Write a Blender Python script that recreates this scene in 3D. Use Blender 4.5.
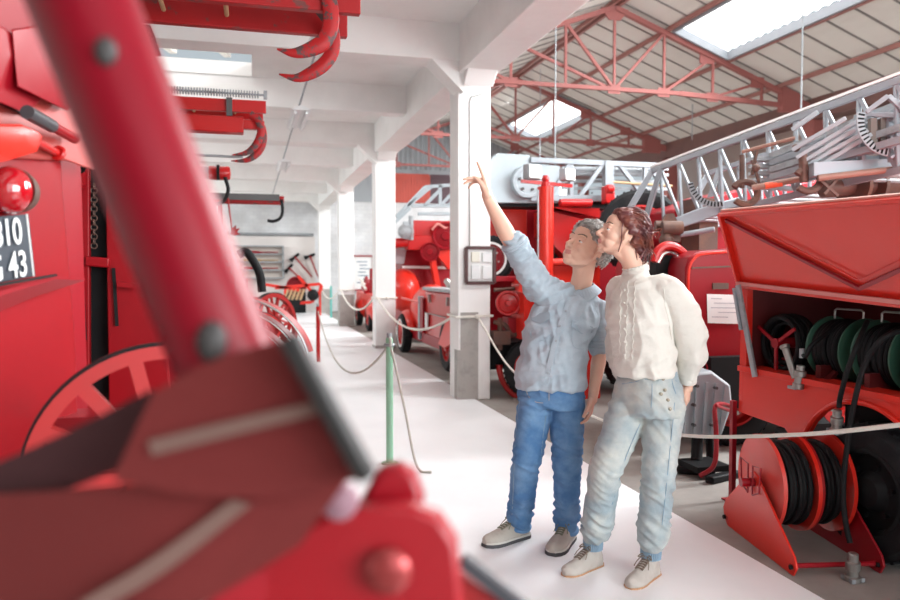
import bpy, math, random
from math import pi, sin, cos, radians as R, atan2, sqrt
from mathutils import Vector as V, Matrix as M4, Quaternion, noise as mnoise
random.seed(7)
for o in list(bpy.data.objects): bpy.data.objects.remove(o)
SC = bpy.context.scene
COL = SC.collection

# ------------------------------------------------------------------ camera
YAW, PITCH, FPX, CAMH = R(14.93), R(2.29), 750.0, 1.42
cam_d = bpy.data.cameras.new('camera'); cam = bpy.data.objects.new('camera', cam_d); COL.objects.link(cam)
cam_d.sensor_width = 36; cam_d.lens = FPX * 36 / 900; cam_d.clip_start = 0.05; cam_d.clip_end = 200
cam.location = (0, 0, CAMH); cam.rotation_euler = (pi / 2 - PITCH, 0, -YAW)
cam_d.dof.use_dof = True; cam_d.dof.focus_distance = 3.7; cam_d.dof.aperture_fstop = 2.4
SC.camera = cam
SC.view_settings.view_transform = 'Standard'; SC.view_settings.look = 'None'
SC.view_settings.exposure = 0.8; SC.view_settings.gamma = 1; SC.view_settings.use_curve_mapping = False

# ------------------------------------------------------------------ light
W = bpy.data.worlds.new('world'); SC.world = W; W.use_nodes = True
wb = W.node_tree.nodes['Background']; wb.inputs[0].default_value = (0.82, 0.93, 1.0, 1); wb.inputs[1].default_value = 0.35
def area(name, loc, target, sx, sy, power, color=(0.94, 0.985, 1.0)):
    l = bpy.data.lights.new(name, 'AREA'); l.shape = 'RECTANGLE'; l.size = sx; l.size_y = sy; l.energy = power; l.color = color
    o = bpy.data.objects.new(name, l); COL.objects.link(o); o.location = loc
    o.rotation_euler = (V(target) - V(loc)).to_track_quat('-Z', 'Y').to_euler(); return o
area('gate_fill', (5.4, -3.4, 2.4), (1.4, 5, 1.0), 5, 3.6, 430)  # assumed gate behind the camera; lamp serves as frontal fill on the couple
area('front_fill', (1.0, -2.7, 2.1), (1.4, 4, 1.0), 2.8, 3.0, 30)  # added fill from behind the camera, entrance unseen and only assumed
area('skylight_and_fill', (8.6, 4.2, 5.7), (1.8, 4.2, 0), 1.4, 6.0, 1000)  # added out of view to light walkway and people, no opening in the roof here
area('skylight_and_fill', (8.6, 10.6, 5.7), (4.5, 10.8, 0), 1.3, 5.0, 480)
area('skylight_and_fill', (8.6, 21.2, 5.7), (5.0, 21.2, 0), 1.3, 4.2, 360)
area('skylight_and_fill', (5.2, 16.2, 5.6), (3.5, 16.2, 0), 1.3, 4.6, 420)  # lamp under the closed left slope, no skylight built above it
area('skylight_and_fill', (4.6, 5.0, 5.5), (2.5, 5.0, 0), 1.3, 4.6, 260)  # same slope nearer the camera, roof sheet unbroken here too
area('mezzanine_fill', (-3.6, 14.5, 3.3), (1.2, 15.5, 1.0), 6.0, 1.0, 90)  # added fill under the slab to brighten the far aisle, no window here
area('mezzanine_fill', (-3.6, 22.5, 3.3), (1.2, 24.5, 1.0), 5.0, 1.0, 90)  # second added fill, whitens the back wall

# ------------------------------------------------------------------ picture helpers: a sight line cut by a real plane
_c, _s = cos(YAW), sin(YAW)
_f = V((_s * cos(PITCH), _c * cos(PITCH), -sin(PITCH))); _r = V((_c, -_s, 0)); _u = _r.cross(_f)
CAM = V((0, 0, CAMH))
def _ray(u, v): return _f * FPX + _r * (u - 450) + _u * (300 - v)
def gz(u, v, z=0.0): d = _ray(u, v); return CAM + d * ((z - CAMH) / d.z)
def gx(u, v, x): d = _ray(u, v); return CAM + d * (x / d.x)
def gy(u, v, y): d = _ray(u, v); return CAM + d * (y / d.y)
def gw(u, v, w): return CAM + _ray(u, v) * (w / FPX)

# ------------------------------------------------------------------ mesh builder
class MB:
    def __init__(s): s.v = []; s.f = []; s.m = []; s.cur = 0
    def add(s, vs, fs):
        n = len(s.v); s.v += [V(p) for p in vs]
        for f in fs: s.f.append([i + n for i in f]); s.m.append(s.cur)
        return s
    def box(s, c, size, rot=None):
        x, y, z = [k / 2 for k in size]
        ps = [V((a * x, b * y, d * z)) for a in (-1, 1) for b in (-1, 1) for d in (-1, 1)]
        if rot is not None: ps = [rot @ p for p in ps]
        c = V(c)
        return s.add([c + p for p in ps], [(0, 1, 3, 2), (4, 6, 7, 5), (0, 4, 5, 1), (2, 3, 7, 6), (0, 2, 6, 4), (1, 5, 7, 3)])
    def box2(s, a, b):
        a, b = V(a), V(b); return s.box((a + b) / 2, [abs(k) for k in (b - a)])
    def bar(s, p, q, w, h, up=(0, 0, 1)):
        p, q = V(p), V(q); d = q - p; L = d.length
        if L < 1e-6: return s
        d.normalize(); up = V(up)
        if abs(d.dot(up)) > .98: up = V((1, 0, 0)) if abs(d.x) < .9 else V((0, 1, 0))
        sd = d.cross(up).normalized(); u2 = sd.cross(d)
        m = M4((sd, d, u2)).transposed()
        return s.box((p + q) / 2, (w, L, h), m)
    def rings(s, rings, cap=True, closed=False):
        n = len(rings[0]); N = len(rings); vs = [p for r in rings for p in r]; fs = []
        for i in range(N if closed else N - 1):
            j = (i + 1) % N
            for k in range(n):
                l = (k + 1) % n; fs.append((i * n + k, i * n + l, j * n + l, j * n + k))
        if cap and not closed: fs.append(tuple(range(n))[::-1]); fs.append(tuple((N - 1) * n + k for k in range(n)))
        return s.add(vs, fs)
    def tube(s, pts, r, seg=10, cap=True, closed=False):
        pts = [V(p) for p in pts]; N = len(pts); rs = r if isinstance(r, (list, tuple)) else [r] * N
        rings = []; ref = None
        for i, p in enumerate(pts):
            if closed: t = pts[(i + 1) % N] - pts[i - 1]
            else: t = pts[min(i + 1, N - 1)] - pts[max(i - 1, 0)]
            if t.length < 1e-9: t = V((0, 0, 1))
            t.normalize()
            if ref is None:
                ref = V((0, 0, 1)) if abs(t.z) < .9 else V((1, 0, 0))
            a = ref - t * ref.dot(t)
            if a.length < 1e-4: a = t.orthogonal()
            a.normalize(); ref = a; b = t.cross(a)
            rings.append([p + (a * cos(2 * pi * k / seg) + b * sin(2 * pi * k / seg)) * rs[i] for k in range(seg)])
        return s.rings(rings, cap, closed)
    def lathe(s, prof, o, axis=(0, 0, 1), seg=24, cap=True):
        axis = V(axis).normalized(); a = axis.orthogonal().normalized(); b = axis.cross(a); o = V(o)
        rings = [[o + axis * z + (a * cos(2 * pi * k / seg) + b * sin(2 * pi * k / seg)) * max(r, 1e-4) for k in range(seg)] for r, z in prof]
        return s.rings(rings, cap)
    def cyl(s, p, q, r, seg=16): return s.tube([p, q], r, seg)
    def torus(s, c, axis, Rr, r, seg=40, sg=10, a0=0, a1=2 * pi, ref=None):
        axis = V(axis).normalized(); a = V(ref).normalized() if ref else axis.orthogonal().normalized(); b = axis.cross(a); c = V(c)
        full = abs(a1 - a0 - 2 * pi) < 1e-6; n = seg if full else seg + 1
        pts = [c + (a * cos(a0 + (a1 - a0) * k / seg) + b * sin(a0 + (a1 - a0) * k / seg)) * Rr for k in range(n)]
        return s.tube(pts, r, sg, not full, full)
    def prism(s, poly, o, u, v, depth):
        """outline poly (2d) in the u,v axes at o, thickened by the vector depth"""
        o, u, v, depth = V(o), V(u), V(v), V(depth)
        a = [o + u * x + v * y for x, y in poly]; n = len(a)
        vs = a + [p + depth for p in a]
        fs = [tuple(range(n))[::-1], tuple(range(n, 2 * n))] + [(k, (k + 1) % n, (k + 1) % n + n, k + n) for k in range(n)]
        return s.add(vs, fs)
    def pris3(s, pts, depth):
        a = [V(p) for p in pts]; n = len(a); depth = V(depth)
        return s.add(a + [p + depth for p in a], [tuple(range(n))[::-1], tuple(range(n, 2 * n))] + [(k, (k + 1) % n, (k + 1) % n + n, k + n) for k in range(n)])
    def ball(s, c, rad, seg=16, rg=10, rot=None):
        c = V(c); rad = (rad,) * 3 if isinstance(rad, (int, float)) else rad
        vs = []; fs = []
        for i in range(rg + 1):
            t = pi * i / rg
            for k in range(seg):
                p = V((rad[0] * sin(t) * cos(2 * pi * k / seg), rad[1] * sin(t) * sin(2 * pi * k / seg), rad[2] * cos(t)))
                vs.append(c + (rot @ p if rot is not None else p))
        for i in range(rg):
            for k in range(seg):
                l = (k + 1) % seg; fs.append((i * seg + k, (i + 1) * seg + k, (i + 1) * seg + l, i * seg + l))
        return s.add(vs, fs)
    def quad(s, *p): return s.add(p, [tuple(range(len(p)))])

def wpos(o):
    p = V((0, 0, 0))
    while o is not None: p += o.location; o = o.parent
    return p
def mesh_from(mb, name, off, mats, smooth=35):
    me = bpy.data.meshes.new(name)
    me.from_pydata([tuple(p - off) for p in mb.v], [], mb.f)
    for m in (mats if isinstance(mats, (list, tuple)) else [mats]): me.materials.append(m)
    if len(me.materials) > 1: me.polygons.foreach_set('material_index', mb.m)
    me.validate(); me.update()
    import bmesh
    b = bmesh.new(); b.from_mesh(me); bmesh.ops.remove_doubles(b, verts=b.verts, dist=1e-5); bmesh.ops.recalc_face_normals(b, faces=b.faces); b.to_mesh(me); b.free()
    if smooth:
        me.shade_smooth(); me.set_sharp_from_angle(angle=R(smooth))
    return me
def part(name, mb, mat, parent, bev=0, label=None, local=False, smooth=35):
    off = V((0, 0, 0)) if local else wpos(parent)
    o = bpy.data.objects.new(name, mesh_from(mb, name, off, mat, smooth)); COL.objects.link(o); o.parent = parent
    if bev:
        b = o.modifiers.new('bevel', 'BEVEL'); b.width = bev; b.segments = 2; b.limit_method = 'ANGLE'; b.angle_limit = R(40); b.harden_normals = False
    if label: o['label'] = label
    return o
def thing(name, label, cat, loc=(0, 0, 0), group=None):
    o = bpy.data.objects.new(name, None); COL.objects.link(o); o.location = loc; o.empty_display_size = .1
    o['label'] = label; o['category'] = cat
    if group: o['group'] = group
    return o
def single(name, mb, mat, label=None, cat=None, group=None, kind=None, bev=0, smooth=35, base=True):
    off = V((0, 0, 0))
    if base:
        xs = [p.x for p in mb.v]; ys = [p.y for p in mb.v]; zs = [p.z for p in mb.v]
        off = V(((min(xs) + max(xs)) / 2, (min(ys) + max(ys)) / 2, min(zs)))
    o = bpy.data.objects.new(name, mesh_from(mb, name, off, mat, smooth)); COL.objects.link(o); o.location = off
    if bev:
        b = o.modifiers.new('bevel', 'BEVEL'); b.width = bev; b.segments = 2; b.limit_method = 'ANGLE'; b.angle_limit = R(40)
    if label: o['label'] = label
    if cat: o['category'] = cat
    if group: o['group'] = group
    if kind: o['kind'] = kind
    return o
def struct(name, mb, mat, **k): return single(name, mb, mat, kind='structure', **k)
def dup(root, loc, label=None, group=None, rotz=None):
    def cp(o, par):
        c = o.copy(); COL.objects.link(c)
        if par: c.parent = par
        for ch in [x for x in ALLK(o)]: cp(ch, c)
        return c
    r = cp(root, None); r.location = loc
    if rotz is not None: r.rotation_euler = (0, 0, rotz)
    if label: r['label'] = label
    if group: r['group'] = group
    return r
def ALLK(o): return [x for x in bpy.data.objects if x.parent == o]
def arc(c, u, v, r, a0, a1, n):
    c, u, v = V(c), V(u), V(v); return [c + u * (r * cos(R(a0 + (a1 - a0) * k / n))) + v * (r * sin(R(a0 + (a1 - a0) * k / n))) for k in range(n + 1)]
def bez(p, n=16):
    """smooth curve through points (Catmull-Rom)"""
    p = [V(q) for q in p]; q = [p[0] * 2 - p[1]] + p + [p[-1] * 2 - p[-2]]; out = []
    for i in range(1, len(q) - 2):
        for k in range(n):
            t = k / n; a, b, c, d = q[i - 1:i + 3]
            out.append(.5 * ((2 * b) + (c - a) * t + (2 * a - 5 * b + 4 * c - d) * t * t + (3 * b - a - 3 * c + d) * t ** 3))
    out.append(p[-1]); return out
def sag(p, q, s, n=24):
    p, q = V(p), V(q); return [p.lerp(q, t / n) - V((0, 0, s * 4 * (t / n) * (1 - t / n))) for t in range(n + 1)]

# ------------------------------------------------------------------ materials
def mat(name, col, rough=.5, metal=0, spec=.5, var=0, var_col=None, var_scale=3, thr=(.5, .7), bump=0, bscale=40, coat=0, stretch=(1, 1, 1), rvar=0, em=0, trans=0, sub=0, alpha=1):
    m = bpy.data.materials.new(name); m.use_nodes = True; nt = m.node_tree; b = nt.nodes['Principled BSDF']
    b.inputs['Base Color'].default_value = (*col, 1); b.inputs['Roughness'].default_value = rough; b.inputs['Metallic'].default_value = metal
    b.inputs['Specular IOR Level'].default_value = spec; b.inputs['Coat Weight'].default_value = coat; b.inputs['Coat Roughness'].default_value = .12
    b.inputs['Transmission Weight'].default_value = trans; b.inputs['Alpha'].default_value = alpha
    if sub: b.inputs['Subsurface Weight'].default_value = sub; b.inputs['Subsurface Radius'].default_value = (.012, .005, .003); b.inputs['Subsurface Scale'].default_value = 1
    if em: b.inputs['Emission Color'].default_value = (*col, 1); b.inputs['Emission Strength'].default_value = em
    def coords(st):
        tc = nt.nodes.new('ShaderNodeTexCoord'); mp = nt.nodes.new('ShaderNodeMapping'); mp.inputs['Scale'].default_value = st
        nt.links.new(tc.outputs['Object'], mp.inputs[0]); return mp.outputs[0]
    if var:
        n = nt.nodes.new('ShaderNodeTexNoise'); n.inputs['Scale'].default_value = var_scale; n.inputs['Detail'].default_value = 8; n.inputs['Roughness'].default_value = .62
        nt.links.new(coords(stretch), n.inputs[0])
        rp = nt.nodes.new('ShaderNodeValToRGB'); rp.color_ramp.elements[0].position = thr[0]; rp.color_ramp.elements[1].position = thr[1]
        rp.color_ramp.elements[0].color = (0, 0, 0, 1); rp.color_ramp.elements[1].color = (var,) * 3 + (1,)
        nt.links.new(n.outputs[0], rp.inputs[0])
        mx = nt.nodes.new('ShaderNodeMix'); mx.data_type = 'RGBA'; mx.inputs[6].default_value = (*col, 1); mx.inputs[7].default_value = (*(var_col or (.3, .3, .3)), 1)
        nt.links.new(rp.outputs[0], mx.inputs[0]); nt.links.new(mx.outputs[2], b.inputs['Base Color'])
        if rvar:
            mr = nt.nodes.new('ShaderNodeMapRange'); mr.inputs[3].default_value = rough; mr.inputs[4].default_value = min(1, rough + rvar)
            nt.links.new(n.outputs[0], mr.inputs[0]); nt.links.new(mr.outputs[0], b.inputs['Roughness'])
    if bump:
        n2 = nt.nodes.new('ShaderNodeTexNoise'); n2.inputs['Scale'].default_value = bscale; n2.inputs['Detail'].default_value = 5
        nt.links.new(coords(stretch), n2.inputs[0]); bp = nt.nodes.new('ShaderNodeBump'); bp.inputs['Strength'].default_value = bump; bp.inputs['Distance'].default_value = .01
        nt.links.new(n2.outputs[0], bp.inputs['Height']); nt.links.new(bp.outputs[0], b.inputs['Normal'])
    return m
def brick(name, c1, c2, mortar, scale, rough=.8, axis='x', bw=.5, rh=.25, ms=.012):
    m = mat(name, c1, rough, spec=.2); nt = m.node_tree; b = nt.nodes['Principled BSDF']
    tc = nt.nodes.new('ShaderNodeTexCoord'); mp = nt.nodes.new('ShaderNodeMapping')
    sx_ = nt.nodes.new('ShaderNodeSeparateXYZ'); cx_ = nt.nodes.new('ShaderNodeCombineXYZ'); nt.links.new(tc.outputs['Object'], sx_.inputs[0])
    nt.links.new(sx_.outputs[0], cx_.inputs[0]); nt.links.new(sx_.outputs[2], cx_.inputs[1]); nt.links.new(cx_.outputs[0], mp.inputs[0])
    br = nt.nodes.new('ShaderNodeTexBrick'); br.inputs['Color1'].default_value = (*c1, 1); br.inputs['Color2'].default_value = (*c2, 1); br.inputs['Mortar'].default_value = (*mortar, 1)
    br.inputs['Scale'].default_value = scale; br.inputs['Mortar Size'].default_value = ms; br.inputs['Brick Width'].default_value = bw; br.inputs['Row Height'].default_value = rh; br.inputs['Mortar Smooth'].default_value = .3
    nt.links.new(mp.outputs[0], br.inputs[0])
    n = nt.nodes.new('ShaderNodeTexNoise'); n.inputs['Scale'].default_value = 1.3; n.inputs['Detail'].default_value = 8; nt.links.new(tc.outputs['Object'], n.inputs[0])
    rp = nt.nodes.new('ShaderNodeValToRGB'); rp.color_ramp.elements[0].position = .35; rp.color_ramp.elements[1].position = .8; rp.color_ramp.elements[0].color = (1, 1, 1, 1); rp.color_ramp.elements[1].color = (.72, .7, .68, 1)
    nt.links.new(n.outputs[0], rp.inputs[0])
    mx = nt.nodes.new('ShaderNodeMix'); mx.data_type = 'RGBA'; mx.blend_type = 'MULTIPLY'; mx.inputs[0].default_value = 1
    nt.links.new(br.outputs[0], mx.inputs[6]); nt.links.new(rp.outputs[0], mx.inputs[7]); nt.links.new(mx.outputs[2], b.inputs['Base Color'])
    bp = nt.nodes.new('ShaderNodeBump'); bp.inputs['Strength'].default_value = .5; bp.inputs['Distance'].default_value = .01; bp.invert = True
    nt.links.new(br.outputs['Fac'], bp.inputs['Height']); nt.links.new(bp.outputs[0], b.inputs['Normal'])
    return m

RED = mat('red_paint', (.50, .010, .010), .30, spec=.4, coat=.15, var=.5, var_col=(.42, .008, .010), var_scale=2.2, thr=(.45, .75), bump=.03, bscale=9)
ORANGE = mat('orange_red_paint', (.72, .026, .014), .32, spec=.4, coat=.12, var=.5, var_col=(.66, .05, .035), var_scale=2.5, thr=(.5, .8), bump=.03, bscale=9)
CRIM = mat('crimson_paint', (.30, .004, .012), .38, spec=.35, coat=.1, var=.5, var_col=(.28, .006, .012), var_scale=2, thr=(.45, .7), bump=.04, bscale=12)
WORN = mat('worn_red_paint', (.34, .007, .009), .45, spec=.3, var=.8, var_col=(.10, .05, .045), var_scale=9, thr=(.6, .66), bump=.15, bscale=25)
LEFTR = mat('left_body_red', (.30, .003, .008), .42, spec=.25, var=.6, var_col=(.20, .004, .008), var_scale=3, thr=(.45, .75), bump=.04, bscale=8)
TRUSS = mat('truss_red', (.30, .095, .085), .7, var=.5, var_col=(.22, .09, .085), var_scale=4)
WHITE = mat('white_plaster', (.90, .89, .87), .75, spec=.25, var=.5, var_col=(.70, .68, .66), var_scale=1.6, thr=(.45, .85), bump=.12, bscale=14)
WHITE2 = mat('column_paint', (.88, .875, .86), .7, spec=.25, var=.6, var_col=(.58, .56, .53), var_scale=2.6, thr=(.55, .8), bump=.15, bscale=10, stretch=(1, 1, .35))
CONC = mat('bare_concrete', (.42, .40, .375), .85, spec=.2, var=.6, var_col=(.25, .235, .22), var_scale=6, bump=.3, bscale=30)
FLOOR = mat('dusty_concrete_floor', (.34, .315, .29), .75, spec=.3, var=.75, var_col=(.20, .185, .17), var_scale=1.4, thr=(.4, .7), bump=.1, bscale=25)
WALK = mat('white_walkway_paint', (.90, .91, .92), .42, spec=.4, var=.35, var_col=(.70, .72, .75), var_scale=1.1, thr=(.45, .8), bump=.02, bscale=30)
ROOFS = mat('roof_sheet', (.64, .62, .58), .8, spec=.2, var=.5, var_col=(.50, .46, .42), var_scale=1.2, stretch=(1, .3, 1))
DGREY = mat('dark_grey_trim', (.09, .085, .085), .6)
SKYL = mat('skylight_sheet', (1, 1, 1), .5, em=1.8)
CORR = mat('corrugated_grey', (.34, .36, .38), .6, var=.5, var_col=(.18, .19, .20), var_scale=2, stretch=(1, 1, .2))
PRED = mat('panel_red', (.60, .10, .07), .6, var=.4, var_col=(.42, .09, .07), var_scale=3)
PBLK = mat('panel_plum', (.13, .075, .09), .6)
BROWN = mat('brown_steel', (.17, .085, .075), .6, var=.5, var_col=(.10, .06, .055), var_scale=2)
PINKR = mat('pink_roof_sheet', (.62, .40, .34), .7)
BLACK = mat('black_rubber', (.009, .009, .010), .6, spec=.2, var=.3, var_col=(.025, .024, .022), var_scale=6)
TYRE = mat('tyre_rubber', (.013, .014, .016), .65, spec=.25, var=.6, var_col=(.045, .045, .045), var_scale=5, bump=.1, bscale=60)
SILV = mat('silver_paint', (.29, .32, .35), .5, metal=.2, var=.5, var_col=(.38, .40, .42), var_scale=5, bump=.05)
SILVD = mat('dull_silver', (.36, .38, .40), .5, metal=.4, var=.6, var_col=(.18, .17, .16), var_scale=7)
PALE = mat('pale_grey_enamel', (.36, .41, .44), .5, var=.4, var_col=(.29, .33, .37), var_scale=2.5)
STEEL = mat('bare_steel', (.36, .35, .33), .42, metal=.8, var=.4, var_col=(.3, .28, .26), var_scale=9)
RUST = mat('rusty_steel', (.13, .075, .06), .62, metal=.3, var=.7, var_col=(.22, .10, .06), var_scale=8, bump=.2)
CHROME = mat('chrome', (.8, .8, .8), .12, metal=1)
ROPE = mat('white_rope', (.80, .77, .70), .8, bump=.5, bscale=220)
ROPEG = mat('grey_rope', (.55, .52, .47), .8, bump=.5, bscale=220)
GREEN = mat('green_post_paint', (.30, .55, .38), .5, var=.4, var_col=(.35, .5, .38), var_scale=8)
DKGREEN = mat('reel_green', (.03, .10, .065), .5)
WOOD = mat('ladder_wood', (.50, .33, .18), .6, var=.5, var_col=(.36, .22, .11), var_scale=5)
PAPER = mat('paper_white', (.85, .85, .84), .7)
INK = mat('print_ink', (.12, .12, .13), .7)
GLASSY = mat('picture_glass', (.75, .78, .80), .1, spec=.8)
# ================================================================== SETTING
YB = 26.0; TY = [2.25, 7.85, 13.4, 19.0, 24.7]
RX, RZ, EZ, EX = 6.87, 6.63, 4.9, 11.6
SL = (RZ - EZ) / (EX - RX + .0)
def roofz(x): return RZ - .366 * abs(x - RX)
struct('floor', MB().box2((-5, -3, -.1), (16, YB, 0)), FLOOR)
struct('walkway_floor', MB().box2((.35, -.5, 0), (2.36, YB, .012)), WALK)
m = MB(); m.box2((-5, YB, 0), (4.6, YB + .2, 3.9)); m.box2((4.6, YB, 0), (16, YB + .2, 3.78))
struct('wall_back', m, brick('white_block_wall', (.80, .81, .82), (.74, .75, .77), (.60, .61, .63), 2.0, axis='x', ms=.008))
# corrugated gable above the block wall
m = MB(); x = 2.4; xs = []; k = 0
while x < 11.6: xs.append((x, YB - .02 if k % 2 else YB + .03)); x += .09; k += 1
for (xa, ya), (xb, yb) in zip(xs, xs[1:]): m.quad((xa, ya, 4.95), (xb, yb, 4.95), (xb, yb, roofz(xb)), (xa, ya, roofz(xa)))
struct('wall_gable', m, CORR, base=False, smooth=0)
m = MB(); m.box2((2.4, YB - .02, 3.78), (11.6, YB + .1, 4.95)); struct('wall_gable', m, CORR)
m = MB()
for i in range(14): m.box((4.85 + i * .1, YB - .06, 4.28), (.07, .05, .95))
m.box2((4.8, YB - .05, 3.78), (6.15, YB - .03, 4.8)); struct('door_1', m, PRED)
m = MB()
for i in range(13): m.box((6.3 + i * .1, YB - .06, 4.28), (.05, .05, .95))
m.box2((6.2, YB - .05, 3.78), (7.6, YB - .03, 4.8)); struct('door_2', m, PBLK)
m = MB(); m.box2((7.75, YB - .06, 3.85), (11.4, YB - .03, 4.62)); w1 = struct('window_1', m, mat('bright_window', (.93, .97, 1), .3, em=1.6))
# wall behind the left hand vehicles
struct('wall_left', MB().box2((-5.1, -3, 0), (-5, YB, 4.0)), WHITE)
m = MB(); m.box2((-5, -3.1, 0), (-.5, -3, 5.2)); m.box2((-.5, -3.1, 3.7), (2.6, -3, 5.2)); m.box2((2.6, -3.1, 4.2), (8.4, -3, 7)); m.box2((8.4, -3.1, 0), (16, -3, 7.2)); struct('wall_front', m, mat('front_wall_plaster', (.55, .50, .46), .8))  # unseen wall added to keep out sky light, left open for the fill lamps
m = MB(); m.box2((-3.2, YB - .08, 0), (2.15, YB, 2.55)); struct('wall_back_lower', m, mat('cream_plaster', (.74, .69, .66), .8, var=.4, var_col=(.62, .58, .55), var_scale=2))
m = MB(); m.cyl((-3.2, YB - .12, 2.62), (2.1, YB - .12, 2.62), .045); struct('trim_1', m, SILVD)
# mezzanine: slab, cross beams, long edge beam
sl = MB()
for (a, b, c, d) in ((-5, -3, 2.5, 8.05), (-5, 8.05, -1.9, 10.45), (.05, 8.05, 2.5, 10.45), (-5, 10.45, 2.5, YB)): sl.box2((a, b, 4.0), (c, d, 4.18))
struct('ceiling', sl, WHITE)
# roof light seen through the opening in the slab
m = MB(); m.box2((-3.2, 7.6, 5.0), (0.8, 12.6, 5.06)); struct('window_2', m, SKYL)
m = MB()
for i in range(5): m.bar((-3.3 + i * .8, 8.0, 4.80), (-1.9 + i * .8, 12.4, 4.80), .10, .1)
for i in range(3): m.bar((-2.9 + i * 1.2, 8.0, 4.92), (-1.3 + i * 1.2, 12.4, 4.92), .5, .04)
struct('trim_2', m, mat('loft_timber', (.50, .46, .42), .8))
m = MB()
for y in (7.85, 13.4, 19.0, 24.7): m.box2((-5, y - .17, 3.62), (2.2, y + .17, 4.0))
for y in (5.0, 10.6, 16.2, 21.85): m.box2((-5, y - .13, 3.62), (2.2, y + .13, 4.0))
for y in (7.85, 13.4, 19.0, 24.7):   # haunch where a cross beam meets its column
    m.pris3([(2.2, y - .15, 3.63), (1.85, y - .15, 3.63), (2.2, y - .15, 3.30)], (0, .3, 0))
struct('ceiling_beam', m, WHITE)
m = MB(); m.box2((2.15, -3, 3.50), (2.56, YB, 4.12))
for y in (7.85, 13.4, 19.0, 24.7):
    for s in (-1, 1): m.pris3([(2.19, y + s * .18, 3.51), (2.19, y + s * .36, 3.51), (2.19, y + s * .18, 3.36)], (.33, 0, 0))
m.box2((2.35, -3, 4.12), (2.5, YB, 5.0))
struct('ceiling_beam', m, WHITE, bev=.01)
for i, y in enumerate((7.98, 13.5, 19.1, 24.8)):
    m = MB(); m.box2((2.17, y - .17, 0), (2.54, y + .17, 3.55)); c = struct('column', m, [WHITE2], bev=.012)
    m = MB(); m.box2((2.165, y - .174, 0), (2.545, y + .174, .06 if i == 1 else .8)); 
    if i == 0: m.v = []; m.f = []; m.m = []; m.box2((2.20, y - .175, 0), (2.40, y - .168, .96)); m.box2((2.165, y - .172, 0), (2.2, y - .05, .55))
    part('render_patch', m, CONC, c)
    m = MB(); m.tube([(2.30, y - .178, 1.62), (2.30, y - .178, 3.22), (2.32, y - .178, 3.28), (2.40, y - .178, 3.30), (2.50, y - .178, 3.36)], .006, 8)
    if i == 0: part('conduit', m, mat('grey_conduit', (.35, .34, .33), .6), c)
# hall roof: sheets, joints, purlins, skylights
y0, y1 = -3.0, YB
sk = [(8.1, 9.33, 7.9, 13.3), (8.08, 9.2, 19.1, 23.4), (8.1, 9.33, 1.2, 2.2)]
m = MB()
def slab(xa, xb, ya, yb, mb):
    mb.pris3([(xa, ya, roofz(xa)), (xb, ya, roofz(xb)), (xb, ya, roofz(xb) + .05), (xa, ya, roofz(xa) + .05)], (0, yb - ya, 0))
slab(2.3, RX, y0, y1, m); slab(RX, 8.08, y0, y1, m); slab(9.33, EX + .3, y0, y1, m)
for ya, yb in ((y0, 7.9), (13.3, 19.1), (23.4, y1)): slab(8.08, 9.33, ya, yb, m)
struct('roof', m, ROOFS, base=False)
m = MB()
y = y0 + .2
while y < y1:
    for xa, xb in ((2.4, RX - .02), (RX + .02, EX)):
        if xa > RX and (7.9 < y < 13.3 or 19.1 < y < 23.4):
            for q0, q1 in ((xa, 8.08), (9.33, xb)): m.bar((q0, y, roofz(q0) - .01), (q1, y, roofz(q1) - .01), .035, .02)
        else: m.bar((xa, y, roofz(xa) - .01), (xb, y, roofz(xb) - .01), .035, .02)
    y += .62
struct('roof_joint', m, mat('joint_strip', (.20, .18, .17), .7))
m = MB()
for x in (3.2, 4.4, 5.6, 6.8, 6.95, 8.02, 9.4, 10.6, 11.5): m.bar((x, y0, roofz(x) - .06), (x, y1, roofz(x) - .05), .055, .08)
struct('roof_purlin', m, mat('purlin_brown', (.33, .15, .13), .6))
for i, (xa, xb, ya, yb) in enumerate(sk[:2]):
    m = MB(); n = 44
    for k in range(n):
        a = ya + (yb - ya) * k / n; b = ya + (yb - ya) * (k + 1) / n; h = .04 if k % 2 else .0; h2 = .0 if k % 2 else .04
        m.quad((xa, a, roofz(xa) + .08 + h), (xb, a, roofz(xb) + .08 + h), (xb, b, roofz(xb) + .08 + h2), (xa, b, roofz(xa) + .08 + h2))
    w = struct('window_%d' % (3 + i), m, SKYL, smooth=0)
    m = MB(); z1, z2 = roofz(xa), roofz(xb)
    m.bar((xa, ya, z1 - .02), (xa, yb, z1 - .02), .06, .16); m.bar((xb, ya, z2 - .02), (xb, yb, z2 - .02), .06, .16)
    m.bar((xa, ya, z1 - .02), (xb, ya, z2 - .02), .06, .16); m.bar((xa, yb, z1 - .02), (xb, yb, z2 - .02), .06, .16)
    part('window_frame', m, SILV, w)
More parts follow.
